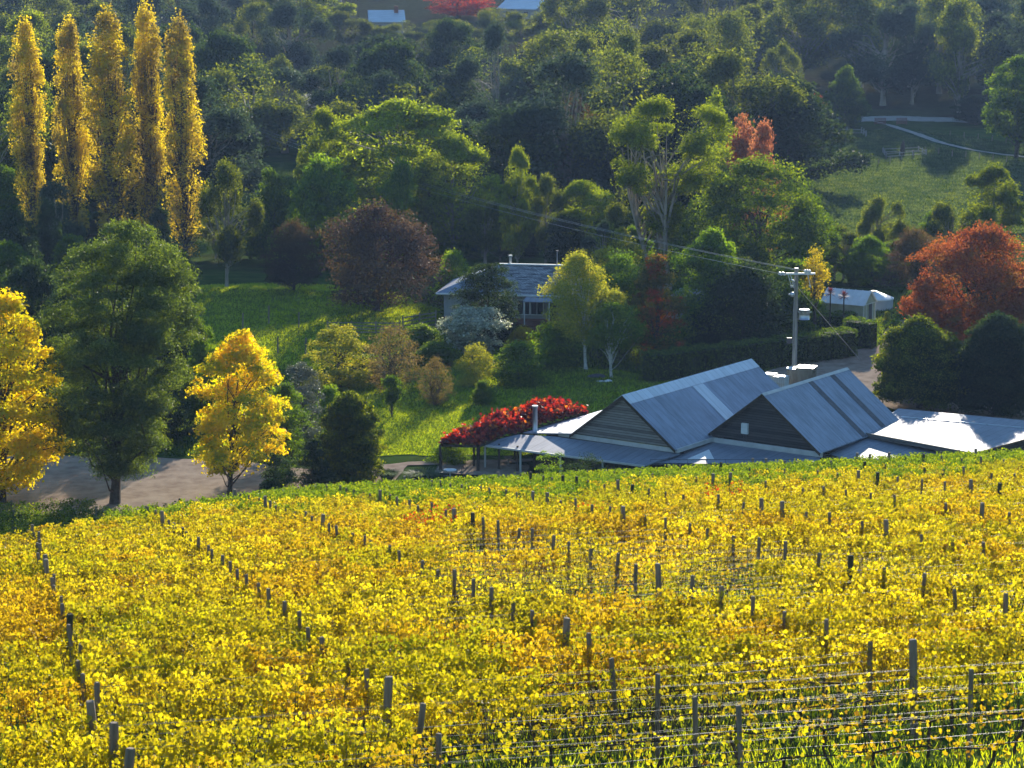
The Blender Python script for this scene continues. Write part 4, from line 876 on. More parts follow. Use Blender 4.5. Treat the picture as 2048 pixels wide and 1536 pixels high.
# lower-pitched extension on the left
e0 = loc3(1037, 868, -37.75)
MB().slab([(-4.55, -.28, .05), (-4.55, 12, .05), (e0[0], 12, e0[2]), (e0[0], -.28, e0[2])], .09).build('extension_roof', M['roof'], s1)
MB().box((e0[0], -.36, e0[2] - .22), (e0[0] + 4.4, -.30, e0[2] - .02)).build('fascia', M['darkwood'], s1)
MB().box((-5.9, -.06, -.36), (4.75, .02, -.04)).build('fascia', M['fascia'], s1)
MB().box((4.70, .03, -.36), (4.78, 12, -.04)).build('fascia', M['fascia'], s1)
top3 = [(1037, 870, -37.72), (1350, 907, -37.72), (1290, 931, -38.12)]
vp = plane_pts(top3, [(954, 888), (1290, 931), (1360, 907), (1110, 873), (1037, 869)])
MB().slab([vp[0], vp[1], vp[2], vp[3], vp[4]], .08).build('verandah_roof', M['rooflow'], s1)
gu = MB(); gu.bar(vp[0] + (0, -.06, -.05), vp[1] + (0, -.06, -.05), .12, .14); gu.build('gutter', M['fascia'], s1)
zg = -2.9
MB().box((e0[0] + 1.2, 1.2, zg - .3), (4.5, 1.35, -.38)).build('wall', M['darkboards'], s1)
MB().box((-7.2, -1.6, zg - .3), (3.5, -1.45, -.62)).build('wall', M['darkwood'], s1)
MB().box((-5.2, -1.66, zg), (-4.2, -1.61, -.9)).build('door', M['darkboards'], s1)
for i in range(4): MB().box((-3.4 + i * 1.8, -1.66, -2.1), (-2.3 + i * 1.8, -1.62, -1.1)).build('window', M['glass'] if 'glass' in M else M['darkstrip'], s1)
for i, fx in enumerate((.26, .5, .75, .98)):
    q = vp[0] + (vp[1] - vp[0]) * fx; mb = MB(); mb.box((q[0] - .06, q[1] + .1, zg - .3), (q[0] + .06, q[1] + .22, q[2] - .1)); mb.build('verandah_post', M['fascia'], s1)
fl_ = loc3(1070, 862, -37.62); mb = MB(); mb.tube([(fl_[0], fl_[1], fl_[2] - .3), (fl_[0], fl_[1], fl_[2] + 1.85)], .19, 14); f_ = mb.build('flue', M['steel'], s1, True)
mb = MB(); mb.tube([(fl_[0], fl_[1], fl_[2] + 1.87), (fl_[0], fl_[1], fl_[2] + 2.0)], [.24, .24], 14); mb.build('flue_cap', M['steel'], f_)

s2 = shed_root('dark weatherboard gabled shed with two dark strips on its iron roof')
r2 = rel(R2); half2, rise2 = 4.85, 3.8; x2 = r2[0] - half2; y2 = r2[1]
gable(s2, x2, half2, rise2, 13.2, y2, M['darkboards'], M['roof'], zb=r2[2], capw=.2)
for f0 in (.5, .765): strip_on(s2, x2, half2, rise2, y2 + 13.2 * f0 - .1, y2 + 13.2 * f0 + .6, r2[2], M['darkstrip'], 'dark_roof_strip')
MB().box((x2 - half2 - .4, y2 - .12, r2[2] - .45), (x2 + half2 + .2, y2 - .03, r2[2] - .06)).build('fascia', M['fascia'], s2)
qp = loc3(1490, 868, -36.4); bx_ = x2 - 1.5
mb = MB(); mb.box((bx_ - .27, y2 - .22, r2[2] + .55), (bx_ + .27, y2 - .01, r2[2] + 1.35)); bxo = mb.build('meter_box', M['white'], s2)
mb = MB()
for k in (-.12, .02, .14): mb.tube([(bx_ + k, y2 - .1, r2[2] + .55), (bx_ + k, y2 - .1, r2[2] - .1)], .025, 6)
mb.build('conduit', M['darkstrip'], bxo)
pB = plane_pts([(1420, 879, -37.70), (1640, 905, -37.70), (1290, 926, -38.12)], [(1290, 926), (1600, 928), (1640, 922), (1640, 905), (1420, 879), (1352, 901)])
MB().slab(pB, .08).build('lean_to_roof', M['rooflow'], s2)
mb = MB(); mb.bar(pB[0] + (0, -.08, -.05), pB[1] + (0, -.08, -.05), .12, .14); mb.build('gutter', M['darkstrip'], s2)
mb = MB(); a_, b_ = pB[0] + (.4, .1, .0), pB[1] + (0, .1, .0)
for i in range(9): q = a_ + (b_ - a_) * i / 8; mb.tube([q - (0, 0, .05), q + (0, 0, .30)], .015, 5)
mb.tube([a_ + (0, 0, .3), b_ + (0, 0, .3)], .018, 5); mb.build('roof_rail', M['darkstrip'], s2)
pv = plane_pts([(1420, 879, -37.70), (1640, 905, -37.70), (1290, 926, -38.12)], [(1375, 919), (1418, 900), (1428, 919)])
MB().slab([p + (0, 0, .05) for p in pv], .03).build('skylight_strip', M['white'], s2)
pC = plane_pts([(1645, 905, -37.85), (1722, 872, -37.55), (1925, 904, -38.0)], [(1648, 904), (1690, 918), (1875, 918), (1935, 905), (1722, 872)])
MB().slab(pC, .08).build('side_roof', M['rooflow'], s2)
MB().box((x2 - half2 - 2, y2 + .5, r2[2] - 3.4), (x2 + half2 + 3, y2 + .65, r2[2] - .5)).build('wall', M['darkboards'], s2)
MB().box((x2 - half2 + .3, y2 + .7, r2[2] - 3.4), (x2 + half2 - .3, y2 + 12.6, r2[2] - .5)).build('wall', M['darkwood'], s2)
s3 = shed_root('low wide skillion-roofed shed at right edge with pale iron roof')
pD = plane_pts([(1722, 866, -37.25), (1797, 817, -37.05), (2060, 848, -37.35)], [(1722, 865), (1945, 907), (2110, 862), (2110, 846), (1797, 817)])
MB().slab(pD, .1).build('roof', M['rooflow'], s3)
mb = MB(); mb.bar(pD[0] + (0, -.05, -.10), pD[1] + (0, -.05, -.10), .12, .34); mb.build('fascia', M['boards'], s3)
mb = MB(); mb.bar(pD[1] + (.05, 0, -.08), pD[2] + (.05, 0, -.08), .12, .22); mb.build('gutter', M['darkwood'], s3)
cen = sum(pD) / 5; wl = [cen + (p - cen) * .93 for p in pD]
mb = MB(); mb.add([(p[0], p[1], p[2] - .12) for p in wl] + [(p[0], p[1], -3.6) for p in wl], [(i, (i + 1) % 5, (i + 1) % 5 + 5, i + 5) for i in range(5)]); mb.build('wall', M['darkboards'], s3)
mb = MB(); qa, qb = plane_pts([(1722, 866, -37.25), (1797, 817, -37.05), (2060, 848, -37.35)], [(1802, 834), (2100, 861)]); mb.bar(qa + (0, 0, .03), qb + (0, 0, .03), .12, .06); mb.build('roof_flashing', M['skylight'], s3)

# pergola with crimson creeper
pg = empty('pergola', O1, -al); tag(pg, 'timber pergola beside the shed carrying the crimson creeper', 'pergola')
zt = -37.95
c0, c1_, c2_, c3 = loc3(880, 889, zt), loc3(955, 891, zt), loc3(1172, 826, -37.75), loc3(1105, 812, -37.75)
gz0 = float(H(*Wz(900, 900, zt)[:2])) - O1[2]
for a_, b_ in ((c0, c1_), (c1_, c2_), (c0, c3)):
    mb = MB(); mb.bar(a_ - (0, 0, .08), b_ - (0, 0, .08), .1, .18); mb.build('beam', M['darkwood'], pg)
mb = MB()
for i in range(16):
    f = i / 15; p, q = c0 + (c3 - c0) * f, c1_ + (c2_ - c1_) * f; mb.bar(p, q, .06, .1)
mb.build('rafters', M['darkwood'], pg)
for f in (0, .33, .66, 1):
    for a_, b_ in ((c0, c3), (c1_, c2_)):
        p = a_ + (b_ - a_) * f; mb = MB(); mb.tube([(p[0], p[1], gz0 - .4), (p[0], p[1], p[2])], .09, 7); mb.build('post', M['darkwood'], pg)
for px in (948, 970, 998, 1035):
    p = rel(Wz(px, 938 + (px - 948) * .12, -40.15)); mb = MB(); mb.tube([(p[0], p[1], gz0 - .3), (p[0], p[1], c1_[2])], .085 if px != 970 else .07, 7); mb.build('post', M['darkwood'] if px != 970 else M['fascia'], pg)
cr = empty('creeper', O1, -al); tag(cr, 'crimson and orange ornamental vine smothering the pergola roof', 'climbing plant')
rr = np.random.RandomState(5); n = 13000
f, g_ = rr.rand(n), rr.rand(n); base_ = (c0[None] * (1 - f)[:, None] + c3[None] * f[:, None]) * (1 - g_)[:, None] + (c1_[None] * (1 - f)[:, None] + c2_[None] * f[:, None]) * g_[:, None]
prof_ = np.clip(np.minimum(f * 4 + .3, (1 - f) * 9), 0.12, 1) * (.55 + .45 * np.sin(np.clip(g_, 0, 1) * math.pi))
lump = (.7 + .18 * np.sin(base_[:, 1] * 1.1 + base_[:, 0] * .9) + .14 * np.sin(base_[:, 1] * 2.3 - base_[:, 0] * 1.9) + .12 * np.sin(base_[:, 1] * 5 + base_[:, 0] * 4)) * prof_
Cc = base_ + np.stack([rr.randn(n) * .15, rr.randn(n) * .15, lump * 1.3 * rr.rand(n) ** .5 + .05 + .25 * np.abs(rr.randn(n)) * (rr.rand(n) < .2)], 1)
link('leaves', leaf_mesh('leaves', Cc, .30, rr, M['crimson'], rr.rand(n), up=.3, aspect=.9), cr)
mb = MB()
for i in range(26):
    f0 = rr.rand(); p = c0 + (c3 - c0) * f0 + (c1_ - c0) * rr.rand(); mb.tube([p + rr.randn(3) * .1 + (0, 0, .1), p + (rr.randn() * .6, rr.randn() * .6 + .6, .2), p + (rr.randn() * .8, 1.6, .45)], [.02, .015, .006], 4, False)
for p in (c0, c1_): mb.tube([(p[0] + .1, p[1], gz0 - .1), (p[0] + .15, p[1] + .05, gz0 + 1), (p[0], p[1], p[2]), (p[0] + .4, p[1] + 1, p[2] + .2)], [.05, .04, .035, .02], 6)
mb.build('stem', M['cane'], cr)

def at(px, py, zrel=None, d0=160):
    p = hit(px, py, d0) if zrel is None else Wz(px, py, zrel); return p
# paving, table, bird bath
patch('paving', [tuple(Wz(x, y, -40.1)[:2]) for x, y in ((868, 950), (1045, 960), (1060, 936), (960, 928), (880, 934))], M['gravel'], off=.09, cell=.25, amp=.05)
p = at(900, 958); tb = empty('garden_table', p); tag(tb, 'round white metal table in the shade of the pergola end', 'table')
mb = MB(); mb.tube([(0, 0, .68), (0, 0, .72)], .5, 20); mb.build('table_top', M['white'], tb)
mb = MB(); mb.tube([(0, 0, 0), (0, 0, .68)], .04, 8); mb.tube([(0, 0, 0), (0, 0, .04)], .28, 12); mb.build('pedestal', M['white'], tb)
for i, a_ in enumerate((.5, 2.6, 4.4)):
    ch = empty('garden_chair', p + np.array([math.cos(a_) * .85, math.sin(a_) * .85, 0]), a_ + math.pi / 2); tag(ch, 'thin dark metal chair drawn up to the round white table', 'chair', 'chairs at the white table')
    mb = MB(); mb.box((-.2, -.2, .42), (.2, .2, .45)); mb.build('seat', M['darkstrip'], ch)
    for sx_ in (-.18, .18):
        for sy_ in (-.18, .18): MB().tube([(sx_, sy_, 0), (sx_, sy_, .43)], .015, 5).build('leg', M['darkstrip'], ch)
    mb = MB(); mb.tube([(-.19, -.2, .45), (-.17, -.24, .8), (0, -.25, .9), (.17, -.24, .8), (.19, -.2, .45)], .015, 5); mb.tube([(0, -.21, .45), (0, -.25, .9)], .012, 5); mb.build('backrest', M['darkstrip'], ch)
p = at(1017, 938); bb_ = empty('bird_bath', p); tag(bb_, 'grey bird bath on a stem standing on the lawn beyond the verandah', 'bird bath')
MB().tube([(0, 0, 0), (0, 0, .08), (0, 0, .1), (0, 0, .8)], [.2, .2, .06, .06], 10).build('stem', M['post'], bb_)
MB().tube([(0, 0, .8), (0, 0, .86), (0, 0, .95)], [.12, .3, .36], 16).build('bowl', M['post'], bb_)
p = at(1205, 768); mb = MB(); mb.sphere((0, 0, .1), (.85, .3, .24), 14, 8); mb.sphere((.55, .05, .18), (.4, .25, .24), 12, 8); mb.sphere((-.5, .05, .1), (.4, .28, .16), 12, 8)
o = mb.build('white_bag', M['white'], None, True); o.location = tuple(p); tag(o, 'long white sack lying on the shaded grass by the birches', 'sack')
p = at(1195, 757); mb = MB(); mb.sphere((0, 0, .15), (.8, .4, .3), 14, 8); mb.sphere((-.6, .1, .1), (.4, .3, .22), 12, 8)
o = mb.build('dark_cover', M['darkstrip'], None, True); o.location = tuple(p); tag(o, 'dark covered heap right behind the long white sack', 'cover')

# ------------------------------------------------------------------ utility pole
PD = 207.; pt = Wd(1593, 537, PD); gzp = float(H(pt[0], PD)); ph_ = pt[2] - gzp
up_ = empty('utility_pole', (pt[0], PD, gzp)); tag(up_, 'tall grey timber power pole with transformer behind the sheds', 'utility pole')
MB().tube([(0, 0, -.5), (0, 0, ph_ * .5), (0, 0, ph_)], [.24, .2, .165], 14).build('pole', M['pole'], up_, True)
MB().tube([(0, 0, ph_), (0, 0, ph_ + .05)], .18, 14).build('pole_cap', M['white'], up_)
za = ph_ - .42
MB().box((-.95, -.32, za - .08), (1.6, -.2, za + .08)).build('crossarm', M['white'], up_)
for x_, s_ in ((-1.15, .2), (-1.42, .2), (.75, .16), (.95, .16), (1.12, .14)):
    mb = MB()
    for k in range(3): mb.tube([(x_ - .02, -.26, za + (0 if x_ < 0 else .2) + k * .09 - .1), (x_, -.26, za + (0 if x_ < 0 else .2) + k * .09 - .04)], [s_, s_ * .55], 12)
    mb.build('insulator', M['white'], up_)
for x_, dx_ in ((-.75, .28), (-.55, .28), (.95, .22)):
    mb = MB(); mb.tube([(x_, -.32, za - .1), (x_ + dx_, -.38, za - 1.05)], .045, 7); mb.tube([(x_ + dx_ - .02, -.38, za - 1.0), (x_ + dx_ + .02, -.38, za - 1.2)], .08, 8); mb.build('fuse', M['steel'], up_)
MB().tube([(-.35, -.3, za - .6), (-.3, -.3, za - .52)], [.22, .2], 10).build('bracket', M['white'], up_)
mb = MB(); mb.sphere((-.34, -.25, ph_ - 2.25), .22, 12, 8); mb.tube([(-.55, -.25, ph_ - 2.25), (-.7, -.25, ph_ - 2.2)], .07, 8); mb.build('floodlight', M['steel'], up_, True)
zt_ = ph_ - 3.7; MB().tube([(.75, -.1, zt_ - .75), (.75, -.1, zt_ + .08)], .46, 18).build('transformer', M['steel'], up_, True)
MB().tube([(.75, -.1, zt_ + .085), (.75, -.1, zt_ + .14)], [.5, .44], 18).build('transformer_lid', M['white'], up_)
for k in range(4):
    a_ = -2.6 + k * .7; MB().tube([(.75 + .46 * math.cos(a_), -.1 + .46 * math.sin(a_), zt_ - .15), (.75 + .66 * math.cos(a_), -.1 + .66 * math.sin(a_), zt_ - .02)], [.07, .045], 8).build('bushing', M['fascia'], up_)
MB().box((-.72, -.3, ph_ - 6.55), (-.3, -.05, ph_ - 6.05)).build('control_box', M['darkstrip'], up_)
mb = MB(); mb.tube([(-.2, -.16, 0), (-.2, -.16, ph_ - 3.6), (-.1, -.3, ph_ - 1.5), (-.5, -.3, za - .2)], .03, 6); mb.tube([(.02, -.2, .3), (.02, -.2, ph_ - 4.4), (.4, -.25, ph_ - 4.4)], .025, 6); mb.tube([(-.3, -.2, ph_ - 6.4), (-.1, -.25, ph_ - 6.7), (.0, -.22, ph_ - 6.0)], .02, 5); mb.build('cable', M['steel'], up_)
# far pole and the lines to it
FD = 400.; ft = Wd(392, 205, FD); gzf = float(H(ft[0], FD)); up2 = empty('utility_pole', (ft[0], FD, gzf)); tag(up2, 'distant utility pole half hidden among the hillside trees', 'utility pole')
hf = ft[2] - gzf; MB().tube([(0, 0, -.5), (0, 0, hf)], [.2, .14], 10).build('pole', M['pole'], up2); MB().box((-1.2, -.1, hf - .4), (1.2, .1, hf - .25)).build('crossarm', M['pole'], up2)
for i, (x_, z_) in enumerate(((-1.42, za), (.0, ph_ - .1), (.75, za + .25))):
    a_ = np.array([pt[0] + x_, PD - .26, gzp + z_]); b_ = np.array([ft[0] + (i - 1) * 1.1, FD, gzf + hf - .25]); mb = MB()
    mb.tube([a_ + (b_ - a_) * s_ - np.array([0, 0, 9.0 * s_ * (1 - s_)]) for s_ in np.linspace(0, 1, 40)], .010, 5, False)
    o = mb.build('power_line', M['steel']); tag(o, ['lower power line from the white crossarm insulator to the hillside', 'power line from the pole top to the hillside', 'upper power line from the right insulator to the hillside'][i], 'power line', 'power lines')
ga = np.array([pt[0] + .1, PD - .1, gzp + ph_ - 1.6]); gb = hit(1722, 722, 195); mb = MB(); mb.tube([ga, gb], .022, 5); o = mb.build('guy_wire', M['steel']); tag(o, 'straight guy wire bracing the pole down to the driveway', 'guy wire')

# tanks behind the sheds
M['conc'] = surfmat('stained_tank_wall', [(.3, (.14, .12, .09)), (.7, (.3, .27, .22))], 1.6, .85, stretch=(1, 1, .3))
q = Wd(1590, 737, 203); gq = float(H(q[0], 203)); tk = empty('water_tank', (q[0], 203, gq)); tag(tk, 'old round tank with bright lid at the foot of the pole', 'tank'); hq = q[2] - gq
MB().tube([(0, 0, -.2), (0, 0, hq)], .72, 22).build('tank_body', M['conc'], tk, False); MB().tube([(0, 0, hq + .003), (0, 0, hq + .06)], [.76, .70], 22).build('lid', M['steel'], tk)
q = Wd(1611, 735, 202.5); bxh = q[2] - gq; bt = empty('metal_cabinet', (q[0], 202.5, gq), math.radians(-20)); tag(bt, 'square metal cabinet with glinting top next to the round tank', 'cabinet')
MB().box((-.72, -.6, -.2), (.78, .9, bxh)).build('cabinet_body', M['conc'], bt); MB().box((-.76, -.64, bxh + .003), (.82, .94, bxh + .06)).build('lid', M['steel'], bt)
M['plastic'] = surfmat('white_plastic', [(.3, (.55, .6, .64)), (.7, (.72, .76, .78))], 2, .35)
for i, (px, py, dd) in enumerate(((1562, 752, 200.5), (1540, 747, 203))):
    q = Wd(px, py, dd); g0 = float(H(q[0], dd)); h_ = q[2] - g0; ib = empty('ibc_tote', (q[0], dd, g0), -.5); tag(ib, ['white caged liquid tote nearest the round tank', 'white caged liquid tote further left behind the shed ridge'][i], 'liquid tote', 'caged liquid totes')
    n_ = max(1, round(h_ / 1.15)); hh_ = h_ / n_
    mb = MB(); mb.box((-.5, -.55, .15), (.5, .55, h_)); mb.build('tank_body', M['plastic'], ib); mb = MB()
    for k in range(6):
        a_ = -.52 + k * .208; mb.box((a_ - .012, -.6, .1), (a_ + .012, -.575, h_)); mb.box((a_ - .012, .575, .1), (a_ + .012, .6, h_))
    for k in range(7): zz = .2 + k * (h_ - .25) / 6; mb.box((-.54, -.628, zz), (.54, -.604, zz + .024))
    mb.build('cage', M['steel'], ib)

# ------------------------------------------------------------------ the grey roofed house
M['glass'] = surfmat('dark_window_glass', [(0, (.02, .025, .03)), (1, (.04, .045, .05))], 1, .08, spec=.8)
M['render'] = surfmat('pale_render_wall', [(.3, (.26, .26, .255)), (.7, (.34, .34, .335))], 2, .8)
M['brick'] = surfmat('red_brick', [(.3, (.16, .06, .04)), (.7, (.26, .11, .07))], 7, .9)
M['tile'] = None
def tilemat():
    m, t, o = newmat('streaked_grey_roof_tiles'); p = obj_pos(t); bk = N(t, 'ShaderNodeTexBrick'); bk.inputs['Scale'].default_value = 1.6; bk.inputs['Mortar Size'].default_value = .03
    bk.inputs['Color1'].default_value = (.30, .28, .27, 1); bk.inputs['Color2'].default_value = (.50, .47, .45, 1); bk.inputs['Mortar'].default_value = (.05, .05, .06, 1)
    t.links.new(p, bk.inputs['Vector']); mp = N(t, 'ShaderNodeMapping'); mp.inputs['Scale'].default_value = (.7, 3.2, 3.2); t.links.new(p, mp.inputs[0])
    c = mixc(t, ramp(t, [(.48, (0, 0, 0)), (.58, (1, 1, 1))], noise(t, 1.2, 5, mp.outputs[0])), bk.outputs[0], (.07, .07, .08))
    b = N(t, 'ShaderNodeBsdfPrincipled'); t.links.new(c, b.inputs['Base Color']); b.inputs['Roughness'].default_value = .45; b.inputs['Metallic'].default_value = .3; t.links.new(b.outputs[0], o.inputs[0]); return m
M['tile'] = tilemat()
hc = Wd(888, 635, 243); hgz = float(H(hc[0], 243)); ha = math.radians(-9)
hs_ = empty('grey_house', (hc[0], 243, hgz), ha); tag(hs_, 'single-storey grey house with hipped roof above the garden', 'house')
HW, HD, HH = 12.6, 8.5, 3.3
mb = MB(); mb.box((0, 0, .75), (HW, HD, HH)); mb.build('wall', M['render'], hs_); mb = MB(); mb.box((-.05, -.05, -.6), (HW + .05, HD + .05, .747)); mb.build('brick_base', M['brick'], hs_)
ov = .7; ez = HH - .02; rz_ = HH + 2.35; ya = HD / 2
A_ = (-ov, -ov, ez); B_ = (HW + ov, -ov, ez); C2 = (HW + ov, HD + ov, ez); D2 = (-ov, HD + ov, ez); r0_ = (5.0, ya, rz_); r1_ = (HW - .6, ya, rz_)
def roofpart(pts, mat): MB().slab(pts, .12).build('roof', mat, hs_)
roofpart([D2, A_, r0_], M['roof']); roofpart([A_, (6.2, -ov, ez), (5.0, ya, rz_)], M['roof']); roofpart([(6.2, -ov, ez), B_, r1_, r0_], M['tile']); roofpart([C2, D2, r0_, r1_], M['tile']); roofpart([B_, C2, r1_], M['roof'])
MB().bar(np.array(r0_) + (0, 0, .05), np.array(r1_) + (0, 0, .05), .3, .12).build('ridge_cap', M['white'], hs_)
MB().bar((-ov, -ov - .06, ez - .08), (HW + ov, -ov - .06, ez - .08), .12, .16).build('gutter', M['white'], hs_)
for x_ in (3.2, 7.6, 9.0):
    w_ = MB().box((x_, -.06, 1.2), (x_ + 1.2, -.02, 2.6)).build('window', M['glass'], hs_)
    fr2 = MB(); fr2.box((x_ - .07, -.09, 1.13), (x_, -.01, 2.67)); fr2.box((x_ + 1.2, -.09, 1.13), (x_ + 1.27, -.01, 2.67)); fr2.box((x_, -.09, 2.6), (x_ + 1.2, -.01, 2.67)); fr2.box((x_, -.09, 1.13), (x_ + 1.2, -.01, 1.2)); fr2.box((x_ + .57, -.085, 1.2), (x_ + .63, -.065, 2.6)); fr2.build('frame', M['white'], w_)
dr = MB().box((10.7, -.06, .8), (11.6, -.02, 2.85)).build('door', M['darkstrip'], hs_); MB().box((11.45, -.12, 1.8), (11.52, -.07, 1.9)).build('handle', M['steel'], dr)
MB().slab([(8.6, -3.0, 2.95), (HW + 2.6, -3.0, 2.95), (HW + 2.6, -.08, 3.12), (8.6, -.08, 3.12)], .08).build('verandah_roof', M['rooflow'], hs_)
for x_ in (8.7, 11.2, 13.6): MB().box((x_, -2.95, -.3), (x_ + .1, -2.85, 2.86)).build('verandah_post', M['white'], hs_)
MB().box((8.6, -3.2, -.6), (HW + 2.6, -.06, .55)).build('verandah_floor', M['brick'], hs_)
q = (6.1, ya + .6); fl2 = MB().tube([(q[0], q[1], rz_ - .4), (q[0], q[1], rz_ + .7)], .14, 10).build('flue', M['steel'], hs_); MB().tube([(q[0], q[1], rz_ + .71), (q[0], q[1], rz_ + .9)], .2, 10).build('flue_cap', M['steel'], fl2)
MB().tube([(HW - 1.6, ya + .4, rz_ - .4), (HW - 1.6, ya + .4, rz_ + 1.4), (HW - 1.6, ya + .4, rz_ + 1.5)], [.05, .05, .16], 8).build('vent_pipe', M['pole'], hs_)
# small outbuilding roof seen between the trees right of the birch
q = Wd(1378, 598, 246); g0 = float(H(q[0], 246)); ob = empty('garden_shed', (q[0], 246, g0), -.5); tag(ob, 'pale shed roof glimpsed between the red-tinged and bright green trees', 'shed')
hq = q[2] - g0; MB().box((-1.8, -2, -.3), (1.8, 2, hq - .3)).build('wall', M['render'], ob); MB().slab([(-2.1, -2.3, hq - .3), (2.1, -2.3, hq - .3), (2.1, 2.3, hq + .7), (-2.1, 2.3, hq + .7)], .1).build('roof', M['rooflow'], ob)

# greenhouse, round tank, cordylines
q = Wd(1738, 640, 243); g0 = float(H(q[0], 243)); gh = empty('greenhouse', (q[0], 243, g0), math.radians(58)); tag(gh, 'small white-framed greenhouse with clear panels and dark doorway', 'greenhouse')
M['poly'] = surfmat('pale_clear_sheeting', [(.3, (.65, .7, .72)), (.7, (.82, .85, .86))], 1.2, .25, spec=.8)
M['polyd'] = surfmat('yellowish_clear_wall', [(.3, (.32, .34, .22)), (.7, (.5, .52, .4))], 1.0, .3, spec=.7)
gw, gl_, gh1, gh2 = 1.5, 4.6, 2.0, 3.2
mb = MB(); mb.box((-gw, .02, 0), (gw, gl_, gh1)); mb.add([(-gw, .02, gh1), (gw, .02, gh1), (0, .02, gh2), (-gw, gl_, gh1), (gw, gl_, gh1), (0, gl_, gh2)], [(0, 1, 2), (5, 4, 3)]); mb.build('wall', M['polyd'], gh)
for sg in (1, -1):
    tp = [(0, -.15, gh2 + .08), (sg * (gw + .15), -.15, gh1 - .04), (sg * (gw + .15), gl_ + .15, gh1 - .04), (0, gl_ + .15, gh2 + .08)]; MB().slab(tp if sg > 0 else tp[::-1], .03).build('roof', M['poly'], gh)
MB().box((-.1, -.02, .05), (.65, .01, 1.9)).build('doorway', M['darkstrip'], gh)
mb = MB()
for x_ in (-gw, -.8, .75, gw): mb.box((x_ - .03, -.06, 0), (x_ + .03, -.021, gh1))
mb.box((-gw, -.10, gh1 - .03), (gw, -.061, gh1 + .03)); mb.bar((-gw - .1, -.2, gh1), (0, -.2, gh2 + .1), .05, .06); mb.bar((gw + .1, -.2, gh1), (0, -.2, gh2 + .1), .05, .06)
for k in range(7):
    y_ = k * gl_ / 6
    for sg in (1, -1): mb.bar((0, y_, gh2 + .12), (sg * (gw + .12), y_, gh1 + .01), .04, .04)
mb.build('frame', M['white'], gh)
q = Wd(1747, 648, 252); g0 = float(H(q[0], 252)); q2 = Wd(1747, 597, 252); ht_ = q2[2] - g0
wt = empty('water_tank', (q[0], 252, g0)); tag(wt, 'large pale round water tank with conical roof beside the greenhouse', 'tank')
M['tankblue'] = surfmat('grey_blue_tank', [(.3, (.32, .36, .4)), (.7, (.4, .44, .48))], 1, .55)
MB().tube([(0, 0, -.3), (0, 0, ht_)], 1.98, 40).build('tank_body', M['tankblue'], wt, False); rf = MB().tube([(0, 0, ht_ + .002), (0, 0, ht_ + .12), (0, 0, ht_ + .75)], [2.06, 2.06, .35], 40).build('lid', M['plastic'], wt, False); MB().tube([(-.1, -.1, ht_ + .7), (-.1, -.1, ht_ + .85)], .3, 12).build('hatch', M['darkstrip'], rf)
def cordyline(px, pyb, pyt, dd, label, sd):
    q = Wd(px, pyt, dd); g0 = float(H(q[0], dd)); h_ = q[2] - g0 - .5; o = empty('cordyline', (q[0], dd, g0)); tag(o, label, 'palm-like plant', 'burgundy cordylines'); MB().tube([(0, 0, -.2), (0.03, 0, h_ * .5), (0, 0, h_)], [.09, .07, .06], 7).build('trunk', M['bark'], o, True)
    rr = np.random.RandomState(sd); V, Fc = [], []
    for i in range(110):
        a_ = rr.rand() * 6.28; e = rr.uniform(-.5, 1.3); l = rr.uniform(.6, .9); d_ = np.array([math.cos(a_) * math.cos(e), math.sin(a_) * math.cos(e), math.sin(e)]); s_ = np.array([-math.sin(a_), math.cos(a_), 0]) * .03; b0 = np.array([0, 0, h_]); m_ = b0 + d_ * l * .6; t_ = b0 + d_ * l - np.array([0, 0, .08]); k = len(V)
        V += [b0 - s_ * .5, b0 + s_ * .5, m_ + s_, m_ - s_, t_]; Fc += [(k, k+1, k+2), (k, k+2, k+3), (k+3, k+2, k+4)]
    link('leaves', mesh_np('leaves', np.array(V), np.array(Fc), M['cordyline'], attr=rr.rand(len(Fc))), o)
cordyline(1661, 620, 577, 240, 'burgundy cordyline left of the greenhouse, the higher of two', 1)
cordyline(1688, 625, 583, 238.5, 'burgundy cordyline right in front of the greenhouse roof', 2)
unique('shrub', 1775, 622, 244, 20, 'narrow golden-brown conifer in front of the round tank', cat='shrub', base=0, prof='cone', K=20, rc=.2, n=2500, leaf=.1, mat='birch')
unique('shrub', 1792, 640, 240, 40, 'fresh green low shrub right of the round tank', cat='shrub', base=0, prof='bush', K=20, rc=.2, n=2500, leaf=.12, mat='green')
T('shrub', 'bush', 1630, 600, 243, 70, 'yellow-green bush behind the long hedge', cat='shrub')

# ------------------------------------------------------------------ timber fences and yard gates
def rail_fence(name, pts, label, h=1.25, rails=4, step=2.4, mat='post', grp=None, r=.07):
    pts = [np.array(p[:2]) for p in pts]; o = empty(name, (*pts[0], float(H(*pts[0])))); O_ = np.array(o.location); tag(o, label, 'fence', grp)
    for a_, b_ in zip(pts[:-1], pts[1:]):
        L_ = np.linalg.norm(b_ - a_); n_ = max(1, int(round(L_ / step)))
        for i in range(n_):
            p, q = a_ + (b_ - a_) * i / n_, a_ + (b_ - a_) * (i + 1) / n_; zp, zq = float(H(*p)), float(H(*q))
            MB().tube([np.array([*p, zp - .3]) - O_, np.array([*p, zp + h + .1]) - O_], r, 7).build('post', M[mat], o)
            mb = MB()
            for k in range(rails): z_ = h * (k + .7) / rails; mb.bar(np.array([*p, zp + z_]) - O_ + (0, -.07, 0), np.array([*q, zq + z_]) - O_ + (0, -.07, 0), .04, .11)
            mb.build('rails', M[mat], o)
    MB().tube([np.array([*pts[-1], float(H(*pts[-1])) - .3]) - O_, np.array([*pts[-1], float(H(*pts[-1])) + h + .1]) - O_], r, 7).build('post', M[mat], o); return o
